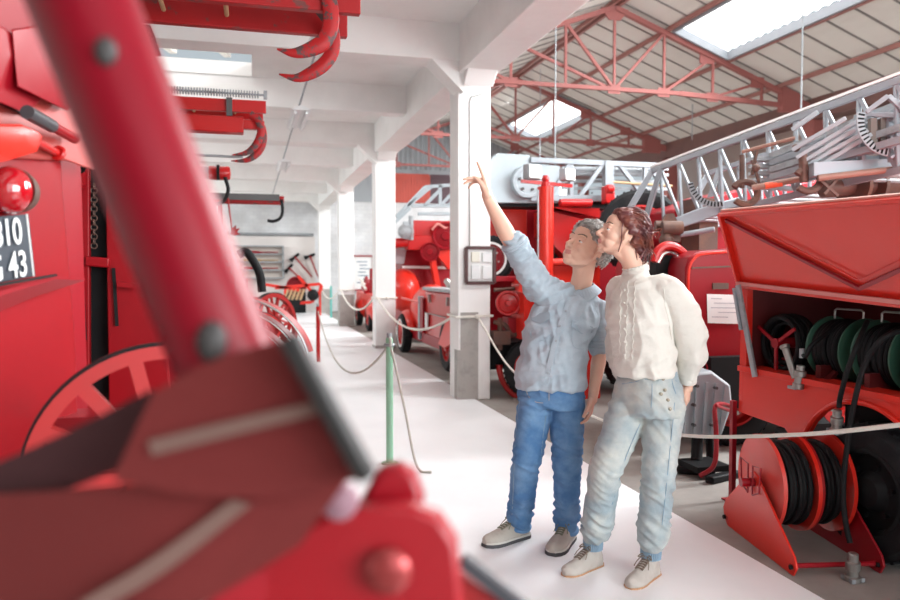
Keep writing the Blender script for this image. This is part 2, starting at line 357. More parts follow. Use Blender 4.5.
# trusses
TR_X = [2.6, 3.75, 4.75, 5.85, 6.87, 7.95, 9.05, 10.2, 11.3]
def truss(y):
    m = MB(); zc = lambda x: 4.93 - (.12 * (x - 8.3) / 3 if x > 8.3 else 0) - (.0)
    m.bar((2.5, y, zc(2.5)), (8.3, y, zc(8.3)), .075, .075, (0, 1, 0)); m.bar((8.3, y, zc(8.3)), (EX, y, zc(EX)), .09, .09, (0, 1, 0))
    m.bar((2.4, y, roofz(2.4) - .14), (RX, y, RZ - .14), .09, .10, (0, 1, 0)); m.bar((RX, y, RZ - .14), (EX + .2, y, roofz(EX + .2) - .14), .09, .10, (0, 1, 0))
    for i, x in enumerate(TR_X[1:-1]): m.bar((x, y, zc(x)), (x, y, roofz(x) - .14), .045, .045)
    for a, b in ((1, 0), (2, 1), (4, 3)): m.bar((TR_X[a], y, zc(TR_X[a])), (TR_X[b], y, roofz(TR_X[b]) - .14), .055, .055)
    m.bar((TR_X[4], y, zc(6.87)), (TR_X[5] + .0, y, roofz(7.95) - .14), .05, .05); m.bar((TR_X[4], y + .06, zc(6.87)), (TR_X[2], y + .06, roofz(4.75) - .14), .055, .055)
    m.bar((TR_X[5], y, zc(7.95)), (TR_X[6], y, roofz(9.05) - .14), .05, .05); m.bar((TR_X[6], y, zc(9.05)), (TR_X[7], y, roofz(10.2) - .14), .05, .05)
    for x in (RX, 7.95, 9.05, 4.75): m.box((x, y, zc(x)), (.26, .02, .18))
    m.prism([(-.3, 0), (.3, 0), (.12, -.22), (-.12, -.22)], (RX, y - .02, RZ - .16), (1, 0, 0), (0, 0, 1), (0, .04, 0))
    m.box((10.9, y, 4.95), (.5, .16, .5)); m.box((8.9, y, roofz(9.05) - .15), (.3, .03, .25)); m.box((10.1, y, roofz(10.2) - .15), (.3, .03, .22))
    return m
for y in TY[2:]: struct('roof_truss', truss(y), TRUSS)
m = MB(); m.box2((EX - .25, y0, 4.55), (EX - .05, YB, 5.0)); m.box2((EX - .05, y0, 4.85), (EX + 1.3, YB, 5.0))
struct('trim_3', m, BROWN)
m = MB()
for y in TY[1:]: m.box2((EX - .25, y - .15, 0), (EX + .05, y + .15, 4.6))
struct('column', m, TRUSS)
# the next bay beyond the valley beam
m = MB(); m.pris3([(EX + .1, -3, 4.7), (17.2, -3, 7.1), (17.2, -3, 7.2), (EX + .1, -3, 4.8)], (0, 29, 0)); struct('roof', m, PINKR, base=False)
struct('wall_right', MB().box2((16, -3, 0), (16.2, YB, 7.2)), mat('far_wall', (.60, .50, .46), .8))
# suspension rods
for (u, v0, v1, yy) in ((801, -60, 112, 9.5), (692, 60, 140, 16.0), (555, -10, 165, 12.0), (540, 100, 160, 18.0)):
    a = gy(u, v1, yy); b = V((a.x, a.y, roofz(a.x) + .02)); single('hanging_rod', MB().cyl(a, b, .011, 8), PALE,
     {801: 'thin pale rod hanging from the roof above the rising silver ladder', 692: 'thin rod hanging beyond the far part of the long ladder', 555: 'pale hanging rod nearest the ridge, beside the first white column', 540: 'short rod hanging behind the square lamps on the red mast'}[u], 'rod')
# ceiling conduit with strip lights under the mezzanine
m = MB(); m.cyl((.62, 4.5, 3.48), (.62, 24, 3.48), .012, 8); struct('trim_4', m, SILVD)
SL_MAT = mat('strip_light_white', (.85, .86, .86), .4)
for y, lb in ((5.9, 'white strip light under the ceiling nearest the big red hook'), (9.9, 'white strip light on the ceiling conduit between two beams'), (14.4, 'white strip light on the conduit farther down the hall')):
    t = thing('ceiling_light', lb, 'light', (.62, y, 3.25), 'strip lights on the ceiling conduit')
    part('housing', MB().box((.62, y, 3.38), (.05, 1.2, .06)), SL_MAT, t, bev=.008)
    for s in (-1, 1): part('lamp_tube', MB().cyl((.62 + s * .07, y - .57, 3.33), (.62 + s * .07, y + .57, 3.33), .018, 10), SL_MAT, t)
    part('reflector', MB().pris3([(.5, y - .6, 3.355), (.74, y - .6, 3.355), (.66, y - .6, 3.40), (.58, y - .6, 3.40)], (0, 1.2, 0)), SL_MAT, t)
    part('hanger', MB().cyl((.62, y, 3.4), (.62, y, 3.49), .008, 6), STEEL, t)
# ================================================================== RIGHT HAND VEHICLES
XA, YA, ZA = V((1, 0, 0)), V((0, 1, 0)), V((0, 0, 1))
def wheel(P_, c, ax, Rr, wd, rim_m, white=False, name='wheel', tread=True):
    """tyre with rim, hub and nuts as sub-parts; ax points outwards"""
    c = V(c); ax = V(ax).normalized(); h = wd / 2
    m = MB(); m.lathe([(Rr * .60, -h * .8), (Rr * .72, -h), (Rr * .90, -h), (Rr * .985, -h * .72), (Rr, -h * .4), (Rr, h * .4), (Rr * .985, h * .72), (Rr * .90, h), (Rr * .72, h), (Rr * .60, h * .8)], c, ax, 48, False)
    if tread:
        a = ax.orthogonal().normalized(); b = ax.cross(a)
        for k in range(36):
            t = 2 * pi * k / 36; d = a * cos(t) + b * sin(t)
            m.box(c + d * Rr, (.012 if Rr < .5 else .02, wd * .7, .02), M4((d, ax, ax.cross(d))).transposed())
    w = part(name, m, TYRE, P_)
    if white:
        m = MB(); m.lathe([(Rr * .64, h * 1.0), (Rr * .74, h * 1.04), (Rr * .74, h * .9), (Rr * .64, h * .9)], c, ax, 48, False); part('white_wall', m, PAPER, w)
    m = MB(); m.lathe([(Rr * .62, -h * .7), (Rr * .62, h * .85), (Rr * .57, h * .9), (Rr * .54, h * .45), (Rr * .30, h * .55), (Rr * .22, h * .95), (Rr * .10, h * 1.05), (0, h * 1.1)], c, ax, 40, False); r = part('rim', m, rim_m, w)
    m = MB(); a = ax.orthogonal().normalized(); b = ax.cross(a)
    for k in range(6): t = 2 * pi * k / 6; p = c + (a * cos(t) + b * sin(t)) * Rr * .38; m.cyl(p + ax * h * .4, p + ax * h * .72, Rr * .045, 6)
    part('wheel_nut', m, STEEL if rim_m is not BLACK else BLACK, w)
    return w
def lattice(m, a0, a1, b0, b1, n, w=.05, h=.05, diag='z', verts=True):
    """chords a0-a1 and b0-b1 with posts and diagonals"""
    a0, a1, b0, b1 = map(V, (a0, a1, b0, b1)); up = (b0 - a0).normalized()
    m.bar(a0, a1, w, h, up); m.bar(b0, b1, w, h, up)
    for k in range(n + 1):
        t = k / n; p, q = a0.lerp(a1, t), b0.lerp(b1, t)
        if verts: m.bar(p, q, w * .7, h * .7)
        if k < n:
            t2 = (k + 1) / n
            if diag == 'z' or k % 2 == 0: m.bar(p, b0.lerp(b1, t2), w * .7, h * .7)
            if diag == 'x' or (diag == 'w' and k % 2): m.bar(q, a0.lerp(a1, t2), w * .7, h * .7)
def plate(m, pts_uv, fn, depth):
    m.pris3([fn(u, v) for u, v in pts_uv], depth)

# ---------------- F: hose truck at the right edge
FX = 2.87
F = thing('hose_truck', 'red truck at the right edge with a raised flap over green hose reels', 'truck', (3.7, 2.6, 0))
fx = lambda u, v: gx(u, v, FX)
yL, yR = 3.93, .9
z0, zs, zt = .56, .82, 1.315
m = MB(); m.box2((FX, yL - .06, zs), (FX + .04, yL, zt))                                  # left post of the opening
wy, wr = 2.98, .43                                                                         # wheel arch
poly = [(yL, zs), (yL, z0), (wy + wr + .12, z0 - .02)] + [(wy + wr * cos(t), .34 + (wr) * sin(t)) for t in [pi * k / 14 + .25 for k in range(0, 13)]] + [(yR, .5), (yR, zs)]
m.pris3([(FX, y, z) for y, z in poly], (.035, 0, 0))
m.box2((FX - .018, yR, zs - .01), (FX + .12, yL, zs + .022)); m.pris3([(FX, yR, zt - .17), (FX, yL, zt), (FX, yL, zt + .12), (FX, yR, zt + .12)], (.05, 0, 0))
m.box2((FX, yL - .03, z0), (4.7, yL, zt + .12)); m.box2((FX, yR, zt + .1), (4.7, yL, zt + .14))
part('body_panel', m, ORANGE, F, bev=.008)
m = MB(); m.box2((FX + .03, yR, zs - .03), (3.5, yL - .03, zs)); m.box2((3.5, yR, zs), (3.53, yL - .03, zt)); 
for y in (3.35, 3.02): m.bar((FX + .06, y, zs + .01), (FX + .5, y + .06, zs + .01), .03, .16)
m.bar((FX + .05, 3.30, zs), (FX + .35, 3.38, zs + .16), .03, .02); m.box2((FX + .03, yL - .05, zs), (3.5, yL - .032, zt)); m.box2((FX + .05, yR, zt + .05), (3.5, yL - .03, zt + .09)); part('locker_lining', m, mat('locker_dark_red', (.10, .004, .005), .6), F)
m = MB(); m.torus((FX - .004, wy, .34), XA, wr + .005, .014, 40, 8, 0, pi, ref=(0, 1, 0)); part('wheel_arch_trim', m, ORANGE, F)
m = MB(); m.box2((FX + .36, wy - .5, .05), (4.6, wy + .5, .8)); m.box2((FX + .1, yR, .36), (4.6, yL - .2, .5)); part('chassis', m, BLACK, F)
wheel(F, (FX + .12, wy, .335), -XA, .335, .2, BLACK)
# raised flap with the pressed V
Lh0, Lh1 = V((FX, yL, zt + .02)), V((FX, yR, zt - .15)); La, Lb = gx(722, 213, 2.62), gx(900, 198, 2.62); _n = (La - Lh0).cross(Lh1 - Lh0); _d = _ray(900, 198); Lb = CAM + _d * ((La - CAM).dot(_n) / _d.dot(_n)); sl_ = (Lb - La) / (Lb.y - La.y); Lb = La + sl_ * (yR - La.y)
m = MB(); nrm = (La - Lh0).cross(Lh1 - Lh0).normalized(); NS = 1 if nrm.dot(CAM - La) > 0 else -1; m.pris3([Lh0, Lh1, Lb, La], nrm * .014)
for a, b in ((Lh0, La), (La, Lb), (Lh1, Lh0)): m.bar(a + nrm * NS * .012, b + nrm * NS * .012, .022, .035, nrm)
lid = part('locker_flap', m, ORANGE, F, bev=.004)
def onlid(u, v, off=.016):
    d = _ray(u, v); t = (La - CAM).dot(nrm) / d.dot(nrm); return CAM + d * t + nrm * NS * off
m = MB()
A, B_, C_ = onlid(728, 219), onlid(862, 287), onlid(905, 267)
for q, r in ((0, .016), ):
    m.bar(A, B_, .020, .014, nrm); m.bar(B_, C_, .020, .014, nrm)
part('pressed_rib', m, CRIM, lid)
m = MB(); m.bar(onlid(737, 216), onlid(862, 279), .007, .005, nrm); m.bar(onlid(862, 279), onlid(903, 259), .007, .005, nrm); part('pressed_rib', m, ORANGE, lid)
m = MB(); m.bar(La + V((0, 0, .006)), Lb + V((0, 0, .006)), .03, .012, nrm); part('edge_strip', m, mat('faded_pink_edge', (.80, .45, .38), .5), lid)
m = MB(); m.bar(Lh0 + V((-.02, -.01, .005)), Lh1 + V((-.02, 0, .005)), .05, .02); part('hinge_strip', m, mat('worn_pink_red', (.66, .22, .20), .5), F)
m = MB(); m.bar(gx(738, 285, 2.80), gx(755, 377, 2.84), .035, .018, XA); st = part('flap_strut', m, SILVD, F, bev=.003)
m = MB(); m.bar(gx(734, 288, 2.79), gx(741, 330, 2.81), .02, .014, XA); part('strut_slide', m, SILV, st)
m = MB(); m.bar(gx(751, 322, FX + .1), gx(756, 300, FX + .2), .003, .003); m.box2((FX - .03, yL + .02, 0), (FX + .0, yL + .05, .62)); m.box2((FX - .06, yL - .01, 0), (FX + .03, yL + .08, .01)); part('prop_leg', m, CRIM, F)
# three green hose reels on one shaft, a black coil behind
def hose_reel(yc, lb):
    c = V((3.13, yc, .992)); t = thing('hose_reel', lb, 'hose reel', c, 'green hose reels in the open locker')
    for s in (-1, 1):
        m = MB(); m.lathe([(.035, -.006), (.165, -.006), (.173, -.002), (.173, .006), (.163, .008), (.035, .004)], c + YA * (s * .115), YA * s, 40); part('flange', m, DKGREEN, t)
    m = MB(); m.cyl(c - YA * .11, c + YA * .11, .05); part('drum', m, DKGREEN, t)
    m = MB(); rr = random.Random(int(yc * 100))
    for k in range(8):
        m.torus(c + YA * (-.092 + .0263 * k), YA, .134 + rr.uniform(-.004, .010), .0135, 40, 8)
    for k in range(5): m.torus(c + YA * (-.07 + .034 * k), (rr.uniform(-.1, .1), 1, rr.uniform(-.1, .1)), .150 + rr.uniform(-.004, .004), .0125, 40, 8)
    part('coiled_hose', m, BLACK, t)
    m = MB(); m.tube([c + V((0, -.1, .16)), c + V((0, -.1, .205)), c + V((0, -.085, .215)), c + V((0, .085, .215)), c + V((0, .1, .205)), c + V((0, .1, .16))], .006, 8); part('handle', m, STEEL, t)
    m = MB(); m.box(c + V((.0, 0, -.125)), (.05, .28, .02)); m.box(c + V((0, .13, -.08)), (.04, .012, .17)); m.box(c + V((0, -.13, -.08)), (.04, .012, .17)); part('cradle', m, CRIM, t)
    return t
hose_reel(3.36, 'green hose reel with black hose, first from the left in the open locker')
hose_reel(3.04, 'green hose reel with black hose, second from the left in the open locker')
hose_reel(2.72, 'green hose reel with black hose, cut by the right edge of the photo')
t = thing('hose_coil', 'black hose coil on red spokes at the left end of the open locker', 'hose reel', (3.04, 3.71, .82)); c = V((3.04, 3.71, .995))
m = MB()
for k in range(5): m.torus(c + XA * (-.06 + k * .028), (1, .0, 0), .15 + .006 * (k % 2), .016, 36, 8); 
m.torus(c - XA * .02, XA, .12, .016, 36, 8); part('coiled_hose', m, BLACK, t)
m = MB()
for k in range(3): d = V((0, cos(2 * pi * k / 3 + .5), sin(2 * pi * k / 3 + .5))); m.bar(c - XA * .09, c - XA * .09 + d * .18, .02, .012, XA)
m.cyl(c - XA * .1, c + XA * .12, .03); m.box2((3.02, 3.63, .82), (3.06, 3.79, .9)); part('spoked_hub', m, CRIM, t)
# nozzles, couplings and the loose hoses
nz = thing('hose_nozzle', 'metal branch pipe nozzle with a Y coupling resting on the locker sill', 'nozzle', gx(797, 385, FX - .02))
pa, pb, pc, pd = gx(798, 388, FX - .015), gx(802, 358, FX - .01), gx(785, 347, FX - .03), gx(795, 378, FX - .02)
m = MB(); d = (pb - pa).normalized(); m.lathe([(.022, 0), (.030, .004), (.030, .03), (.024, .035), (.024, .07), (.032, .075), (.032, .10), (.022, .105), (.022, .13)], pa - d * .005, d, 20); part('coupling', m, STEEL, nz)
m = MB(); m.tube([pd, pc], [.017, .020], 16); m.lathe([(.020, 0), (.026, .003), (.026, .02), (.018, .024)], pc - (pc - pd).normalized() * .01, pc - pd, 16); part('side_branch', m, STEEL, nz)
m = MB(); m.box(pa + V((-.012, .02, 0)), (.03, .06, .016)); m.cyl(pb, pb + V((0, 0, .05)), .014); part('lug', m, SILVD, nz)
def cup(o, d, s, lb):
    t = thing('hose_coupling', lb, 'coupling', o); m = MB(); m.lathe([(.018 * s, -.05 * s), (.024 * s, -.045 * s), (.024 * s, -.01 * s), (.034 * s, -.005 * s), (.034 * s, .03 * s), (.026 * s, .035 * s), (.026 * s, .06 * s), (.038 * s, .065 * s), (.038 * s, .085 * s), (.02 * s, .09 * s)], o, d, 20); part('sleeve', m, STEEL, t)
    m = MB(); d = V(d).normalized(); a = d.orthogonal().normalized(); b = d.cross(a)
    for k in range(4): q = a * cos(k * pi / 2) + b * sin(k * pi / 2); m.box(V(o) + d * .075 * s + q * .038 * s, (.02 * s,) * 3)
    part('lug', m, SILVD, t); return t
h1 = [V((3.0, 3.1, 1.16)), gx(857, 345, 2.83), gx(847, 372, 2.82), gx(840, 398, 2.83), gx(839, 408, 2.83)]
m = MB(); m.tube(bez(h1, 6), .0125, 10); single('hose', m, BLACK, 'black hose hanging from the second reel to the coupling above the wheel', 'hose')
cup(gx(837, 418, 2.83), (.12, .15, -1), .9, 'metal hose coupling hanging against the red panel above the tyre')
h2 = [V((3.0, 2.82, 1.15)), gx(885, 337, 2.80), gx(866, 362, 2.78), gx(856, 395, 2.76), gx(848, 440, 2.74), gx(843, 490, 2.72), gx(846, 525, 2.72), gx(850, 543, 2.72)]
m = MB(); m.tube(bez(h2, 6), .013, 10); single('hose', m, BLACK, 'black hose running down in front of the tyre to the floor', 'hose')
cup(gz(853, 563, .085) , (.05, .05, -1), .95, 'metal hose coupling standing on the floor behind the red hose reel')
h3 = [V((3.02, 3.36, 1.10)), gx(812, 345, 2.86), gx(806, 356, 2.86), pb + V((0, 0, .02))]
m = MB(); m.tube(bez(h3, 6), .012, 10); single('hose', m, BLACK, 'short black hose from the first reel into the Y nozzle', 'hose')

# ---------------- hose reel on its floor stand
FR = thing('floor_hose_reel', 'red two-drum hose reel on a triangular floor stand', 'hose reel', (2.6, 3.25, 0))
dY = V((-.19, -.98, 0)).normalized(); dX = V((.98, -.19, 0)).normalized(); hub = V((2.475, 3.29, .330)); Rr = .245
def disc(off, r, nm, mt):
    m = MB(); m.lathe([(.03, -.004), (r - .01, -.004), (r, -.010), (r, .010), (r - .01, .004), (.03, .004)], hub + dX * off, dX, 56); return part(nm, m, mt, FR)
DISC = mat('reel_disc_red', (.74, .06, .045), .42, coat=.2, var=.6, var_col=(.60, .12, .10), var_scale=6)
disc(.06, Rr, 'disc', DISC); disc(.235, Rr, 'disc', ORANGE); disc(.25, Rr * .98, 'disc', WORN); disc(.41, Rr * 1.02, 'disc', ORANGE)
for a, b in ((.075, .225), (.265, .395)):
    m = MB()
    for k in range(int((b - a) / .024)):
        m.torus(hub + dX * (a + .012 + k * .024), dX, .190 + .012 * (k % 2), .0135, 44, 8)
    part('coiled_hose', m, BLACK, FR)
m = MB(); m.cyl(hub - dX * .05, hub + dX * .46, .022); part('axle', m, CRIM, FR)
def side_plate(off):
    o = V((hub.x, hub.y, 0)) + dX * off; m = MB()
    m.prism([(-.34, .03), (-.36, .09), (-.33, .14), (-.05, hub.z + .04), (-.01, hub.z + .055), (.03, hub.z + .04), (.40, .09), (.42, .045), (.39, .0), (-.30, .0)], o, dY, ZA, dX * .012)
    p = part('side_plate', m, ORANGE if off < .2 else CRIM, FR, bev=.003)
    m = MB()
    for q in (-.33, .385): m.cyl(o + dY * q + ZA * .04 - dX * .012, o + dY * q + ZA * .04 + dX * .02, .012, 8)
    m.cyl(o + ZA * hub.z - dX * .03, o + ZA * hub.z + dX * .03, .022, 12); part('bolt', m, BLACK, p)
side_plate(.02); side_plate(.44)
m = MB()
for q in (-.31, .37): m.cyl(V((hub.x, hub.y, .04)) + dY * q + dX * .02, V((hub.x, hub.y, .04)) + dY * q + dX * .45, .012, 10)
part('tie_bar', m, CRIM, FR)
for s in (-1, 1):
    m = MB(); c = hub - dX * .0 + dY * (s * .06) + ZA * .0
    m.tube([c + dY * s * -.035 + ZA * -.06, c + dY * s * .035 + ZA * -.03, c + dY * s * .05 + ZA * .10, c + dY * s * -.035 + ZA * .09, c + dY * s * -.035 + ZA * -.06], .0045, 6); part('crank_loop', m, CRIM, FR)

# ---------------- pump unit with its red frame
G_ = thing('motor_pump', 'pale grey ribbed motor casing on a red tubular frame with black feet', 'pump', (3.1, 4.6, 0))
m = MB(); gyf = lambda u, v, y=4.6: gy(u, v, y)
m.pris3([gyf(684, 436), gyf(680, 395), gyf(690, 374), gyf(712, 371), gyf(731, 385), gyf(733, 405), gyf(722, 437)], (.06, .38, 0)); part('casing', m, PALE, G_, bev=.02)
m = MB()
for k in range(5): a = gyf(688 + k * 9.5, 380 + k * 1.2, 4.585); b = gyf(686 + k * 8.5, 434, 4.585); m.bar(a, b, .012, .02)
part('cooling_rib', m, PALE, G_)
m = MB()
for (u, v) in ((697, 386), (694, 405), (694, 425), (716, 388), (712, 425)): p = gyf(u, v, 4.58); m.cyl(p - YA * .012, p + YA * .02, .011, 8)
part('bolt', m, DGREY, G_)
m = MB(); m.tube(bez([gyf(700, 476, 4.35), gyf(712, 468, 4.3), gyf(716, 455, 4.3), gyf(716, 430, 4.35), gyf(715, 408, 4.4), gyf(722, 404, 4.5), gyf(735, 408, 4.55)], 5), .016, 10)
m.tube([gyf(673, 462, 4.7), gyf(672, 452, 4.75), gyf(680, 430, 4.8)], .014, 8); m.cyl(gyf(716, 406, 4.38), gyf(733, 412, 4.5), .012); part('tube_frame', m, CRIM, G_)
m = MB(); m.tube(bez([gyf(690, 372, 4.7), gyf(693, 362, 4.7), gyf(700, 358, 4.7), gyf(706, 364, 4.7), gyf(708, 372, 4.7)], 5), .006, 6); part('lifting_ring', m, CRIM, G_)
for q, (a, b) in enumerate((((2.86, 4.62), (3.1, 4.5)), ((2.93, 4.32), (3.22, 4.42)))):
    m = MB(); m.bar((a[0], a[1], .025), (b[0], b[1], .025), .07, .05); part('foot', m, BLACK, G_, bev=.012)
m = MB(); m.box2((2.9, 4.4, .05), (3.15, 4.65, .09)); m.cyl((3.02, 4.6, .08), (3.08, 4.68, .3), .04); m.cyl((3.2, 4.7, .05), (3.2, 4.72, .3), .03); part('base_plate', m, BLACK, G_)

# ---------------- E: ladder truck behind the hose truck
E_ = thing('ladder_truck', 'crimson truck with a pasted notice and a long silver ladder rising to the right', 'truck', (4.4, 5.6, 0))
ye = 5.1; ey = lambda u, v, y=ye: gy(u, v, y)
m = MB(); m.pris3([ey(688, 392), ey(686, 300), ey(686, 268), ey(690, 256), ey(700, 251), ey(742, 248), ey(900, 246), ey(900, 392)], (.12, 1.4, 0)); cb = part('cab_body', m, CRIM, E_, bev=.02)
m = MB(); m.tube(bez([ey(689, 388, ye - .01), ey(688, 300, ye - .01), ey(689, 270, ye - .01), ey(694, 259, ye - .01), ey(704, 254, ye - .01), ey(742, 251, ye - .01)], 5), .012, 8); part('edge_bead', m, ORANGE, cb)
m = MB(); m.bar(ey(692, 268, ye - .015), ey(740, 266, ye - .015), .01, .012); m.box2(ey(713, 283, ye - .012), ey(727, 289, ye + .01)); part('louvre', m, RUST, cb)
m = MB(); m.pris3([ey(707, 294, ye - .012), ey(741, 295, ye - .012), ey(740, 324, ye - .012), ey(708, 323, ye - .012)], (0, .006, 0)); nt_ = part('notice_sheet', m, PAPER, E_)
m = MB()
for k, (a, b) in enumerate(((711, 722), (714, 738), (711, 735), (718, 737), (712, 728))):
    v = 298.5 + k * 4.6; m.bar(ey(a, v, ye - .016), ey(b, v + .3, ye - .016), .001, .006, (0, 0, 1))
part('printed_line', m, mat('faded_print', (.45, .46, .50), .8), nt_)
m = MB(); ring = [ey(u, v, 5.35) for u, v in ((654, 262), (657, 252), (665, 246), (675, 247), (684, 254), (690, 266), (693, 282))]
m.tube(bez(ring, 5), .035, 10); part('fender', m, RED, E_); m = MB(); m.tube(bez([ey(658, 263, 5.33), ey(664, 254, 5.33), ey(673, 254, 5.33), ey(681, 262, 5.33), ey(686, 276, 5.33)], 5), .018, 8); part('fender_lip', m, CHROME, E_)
m = MB(); m.pris3([ey(u, v, 5.4) for u, v in ((656, 262), (666, 252), (680, 255), (690, 272), (692, 330), (655, 330))], (0, .3, 0)); part('wheel_well', m, BLACK, E_)
m = MB(); m.box2((3.4, 5.0, .35), (6.4, 6.6, .75)); part('chassis', m, BLACK, E_)
wheel(E_, (4.6, 5.05, .42), -YA, .42, .24, RED); wheel(E_, (3.75, 5.3, .42), -YA, .42, .24, RED)
m = MB(); m.pris3([ey(672, 240, 6.6), ey(672, 210, 6.6), ey(735, 190, 6.6), ey(900, 170, 6.6), ey(900, 262, 6.6), ey(690, 262, 6.6)], (0, .8, 0)); part('bed_side', m, CRIM, E_, bev=.02)
for q in (4.2, 5.6): m = MB(); m.box((q, 6.4, 1.4), (.2, .3, 1.4)); part('ladder_support', m, RUST, E_)
# main ladder: near and far truss sides, joined by rungs
LA, LB = gw(652, 171, 7.5), gw(960, 58, 4.5); LC, LD = gw(664, 226, 7.4), gw(985, 150, 4.4)
across = V((.65, 0, 0))
for s, nm in ((0, 'near_side'), (1, 'far_side')):
    off = across * s; m = MB()
    a0, a1, b0, b1 = LA + off, LB + off, LC + off, LD + off
    m.bar(a0, a1, .04, .05, b0 - a0); m.bar(b0, b1, .04, .05, b0 - a0)
    n = 11
    for k in range(n):
        t, t2, t1 = k / n, (k + 1) / n, (k + .5) / n; m.bar(b0.lerp(b1, t), a0.lerp(a1, t1), .024, .03); m.bar(a0.lerp(a1, t1), b0.lerp(b1, t2), .024, .03)
    m.bar(a0, gw(622, 222, 7.55) + off, .055, .06); m.bar(a0.lerp(a1, .05), gw(640, 236, 7.5) + off, .045, .05); m.bar(b0, gw(640, 236, 7.5) + off, .05, .06)
    lb_ = part('ladder_rail', m, SILV, E_, bev=.005, label='silver lattice ladder side')
m = MB(); top = LA.lerp(LB, .0)
m.bar(LA + V((0, 0, .04)), LB + V((0, 0, .04)), .045, .02); part('rail_capping', m, PAPER, E_)
m = MB()
for k in range(20):
    t = (k + .5) / 20; p = LC.lerp(LD, t); m.cyl(p, p + across, .016, 8)
part('rung', m, SILVD, E_)
# nested upper sections, seen end on beside the rusty hooks
for j in range(4):
    m = MB(); off = V((.12, .16, 0)) * (j + 1) - ZA * .0; a = gw(772, 176 - j * 8.5, 5.6) + off * .4; b = gw(930, 130 - j * 15, 4.6) + off * .4
    m.bar(a, b, .05, .045); m.bar(a + across * .5, b + across * .5, .05, .045)
    for k in range(9): t = k / 8; p = a.lerp(b, t); m.bar(p, p + across * .5, .025, .03)
    part('ladder_section', m, SILVD if j % 2 else SILV, E_)
m = MB()
for (a, b) in (((796, 158), (866, 116)), ((801, 163), (864, 124)), ((806, 166), (868, 130)), ((813, 170), (872, 134)), ((792, 150), (846, 118))): m.bar(gw(*a, 5.2), gw(*b, 5.0), .020, .026)
m.bar(gw(792, 130, 5.3), gw(818, 112, 5.2), .03, .03); part('brace', m, PALE, E_, bev=.003)
m = MB(); m.pris3([gw(u, v, 5.1) for u, v in ((814, 162), (900, 158), (900, 172), (814, 176))], _f * .08); m.pris3([gw(u, v, 5.1) for u, v in ((857, 114), (862, 160), (866, 160), (866, 114))], _f * .05)
m.bar(gw(858, 114, 5.1), gw(905, 116, 4.9), .03, .03); m.bar(gw(888, 120, 5.0), gw(891, 162, 5.0), .03, .03); m.bar(gw(866, 112, 4.95), gw(888, 96, 4.9), .03, .03); m.bar(gw(888, 96, 4.9), gw(905, 112, 4.9), .03, .03)
for k in range(4): m.bar(gw(890, 128 + k * 10, 4.95), gw(905, 124 + k * 8, 4.95), .02, .02)
part('pivot_frame', m, SILV, E_, bev=.003)
def quadrant(cu, cv, w, r, a0, a1, nm):
    c = gw(cu, cv, w); m = MB(); pts = [c + _r * (r * cos(R(a))) + _u * (r * sin(R(a))) for a in [a0 + (a1 - a0) * k / 24 for k in range(25)]]
    for a, b in zip(pts, pts[1:]): m.bar(a, b, .012, .05, (a - c))
    q = part(nm, m, PALE, E_); m = MB()
    for k in range(13):
        a = R(a0 + (a1 - a0) * (k + .5) / 13); d = _r * cos(a) + _u * sin(a); m.bar(c + d * (r - .022) - _f * .008, c + d * (r + .018) - _f * .008, .011, .008, _f)
    part('scale_mark', m, BLACK, q)
quadrant(892, 121, 4.95, .21, 165, 262, 'angle_scale'); quadrant(716, 178, 6.2, .22, 190, 285, 'angle_scale')
for (u, v) in ((874, 135), (884, 135)): m = MB(); m.pris3([gw(u - 3, v - 17, 5.0), gw(u + 3, v - 17, 5.0), gw(u + 4, v + 16, 5.0), gw(u - 3, v + 16, 5.0)], _f * .04); part('wood_block', m, mat('weathered_wood', (.20, .17, .15), .8), E_)
# rusty hooks, pulleys and levers
m = MB()
for (u, v, w, r) in ((745, 193, 5.7, .095), (808, 180, 5.2, .085)): m.torus(gw(u, v, w), _f + _r * .5, r, .026, 30, 8, R(-150), R(140), ref=_r)
m.tube([gw(742, 155, 5.7), gw(742, 188, 5.7)], .02, 8); m.cyl(gw(803, 155, 5.2), gw(804, 182, 5.2), .03); part('hook', m, RUST, E_)
m = MB(); m.lathe([(.02, -.09), (.16, -.09), (.16, -.06), (.06, -.05), (.06, .05), (.16, .06), (.16, .09), (.02, .09)], gw(862, 186, 5.4), _r + _f * .3, 28); m.cyl(gw(822, 188, 5.4), gw(905, 184, 5.4), .07); part('winch_drum', m, RUST, E_)
m = MB(); m.cyl(gw(752, 188, 5.5), gw(800, 179, 5.4), .022); m.cyl(gw(818, 178, 5.1), gw(905, 168, 5.0), .022); m.cyl(gw(742, 152, 5.6), gw(795, 138, 5.4), .014); part('roller_bar', m, mat('brown_roller', (.30, .17, .13), .5), E_)
m = MB(); m.cyl(gw(765, 186, 5.47), gw(782, 183, 5.44), .024); part('painted_band', m, mat('orange_band', (.85, .12, .05), .5), E_)
m = MB()
for k in range(5): m.box(gw(775, 160 + k * 7, 5.9) , (.42, .1, .028))
part('spring_leaf', m, SILVD, E_)
m = MB()
for (a, b) in (((820, 180), (838, 196)), ((838, 178), (824, 194)), ((752, 160), (760, 185)), ((757, 150), (752, 175))): m.bar(gw(*a, 5.15 if a[0] > 800 else 5.6), gw(*b, 5.15 if a[0] > 800 else 5.6), .018, .018)
for (u, v) in ((756, 168), (796, 148)): m.ball(gw(u, v, 5.5), .03, 10, 8)
part('lever', m, RUST, E_)
m = MB(); m.pris3([gw(u, v, 6.6) for u, v in ((668, 232), (700, 222), (742, 206), (742, 196), (700, 208), (664, 222))], _f * .2); m.cyl(gw(680, 235, 6.4), gw(715, 229, 6.3), .022); part('ladder_cradle', m, SILV, E_, bev=.01)
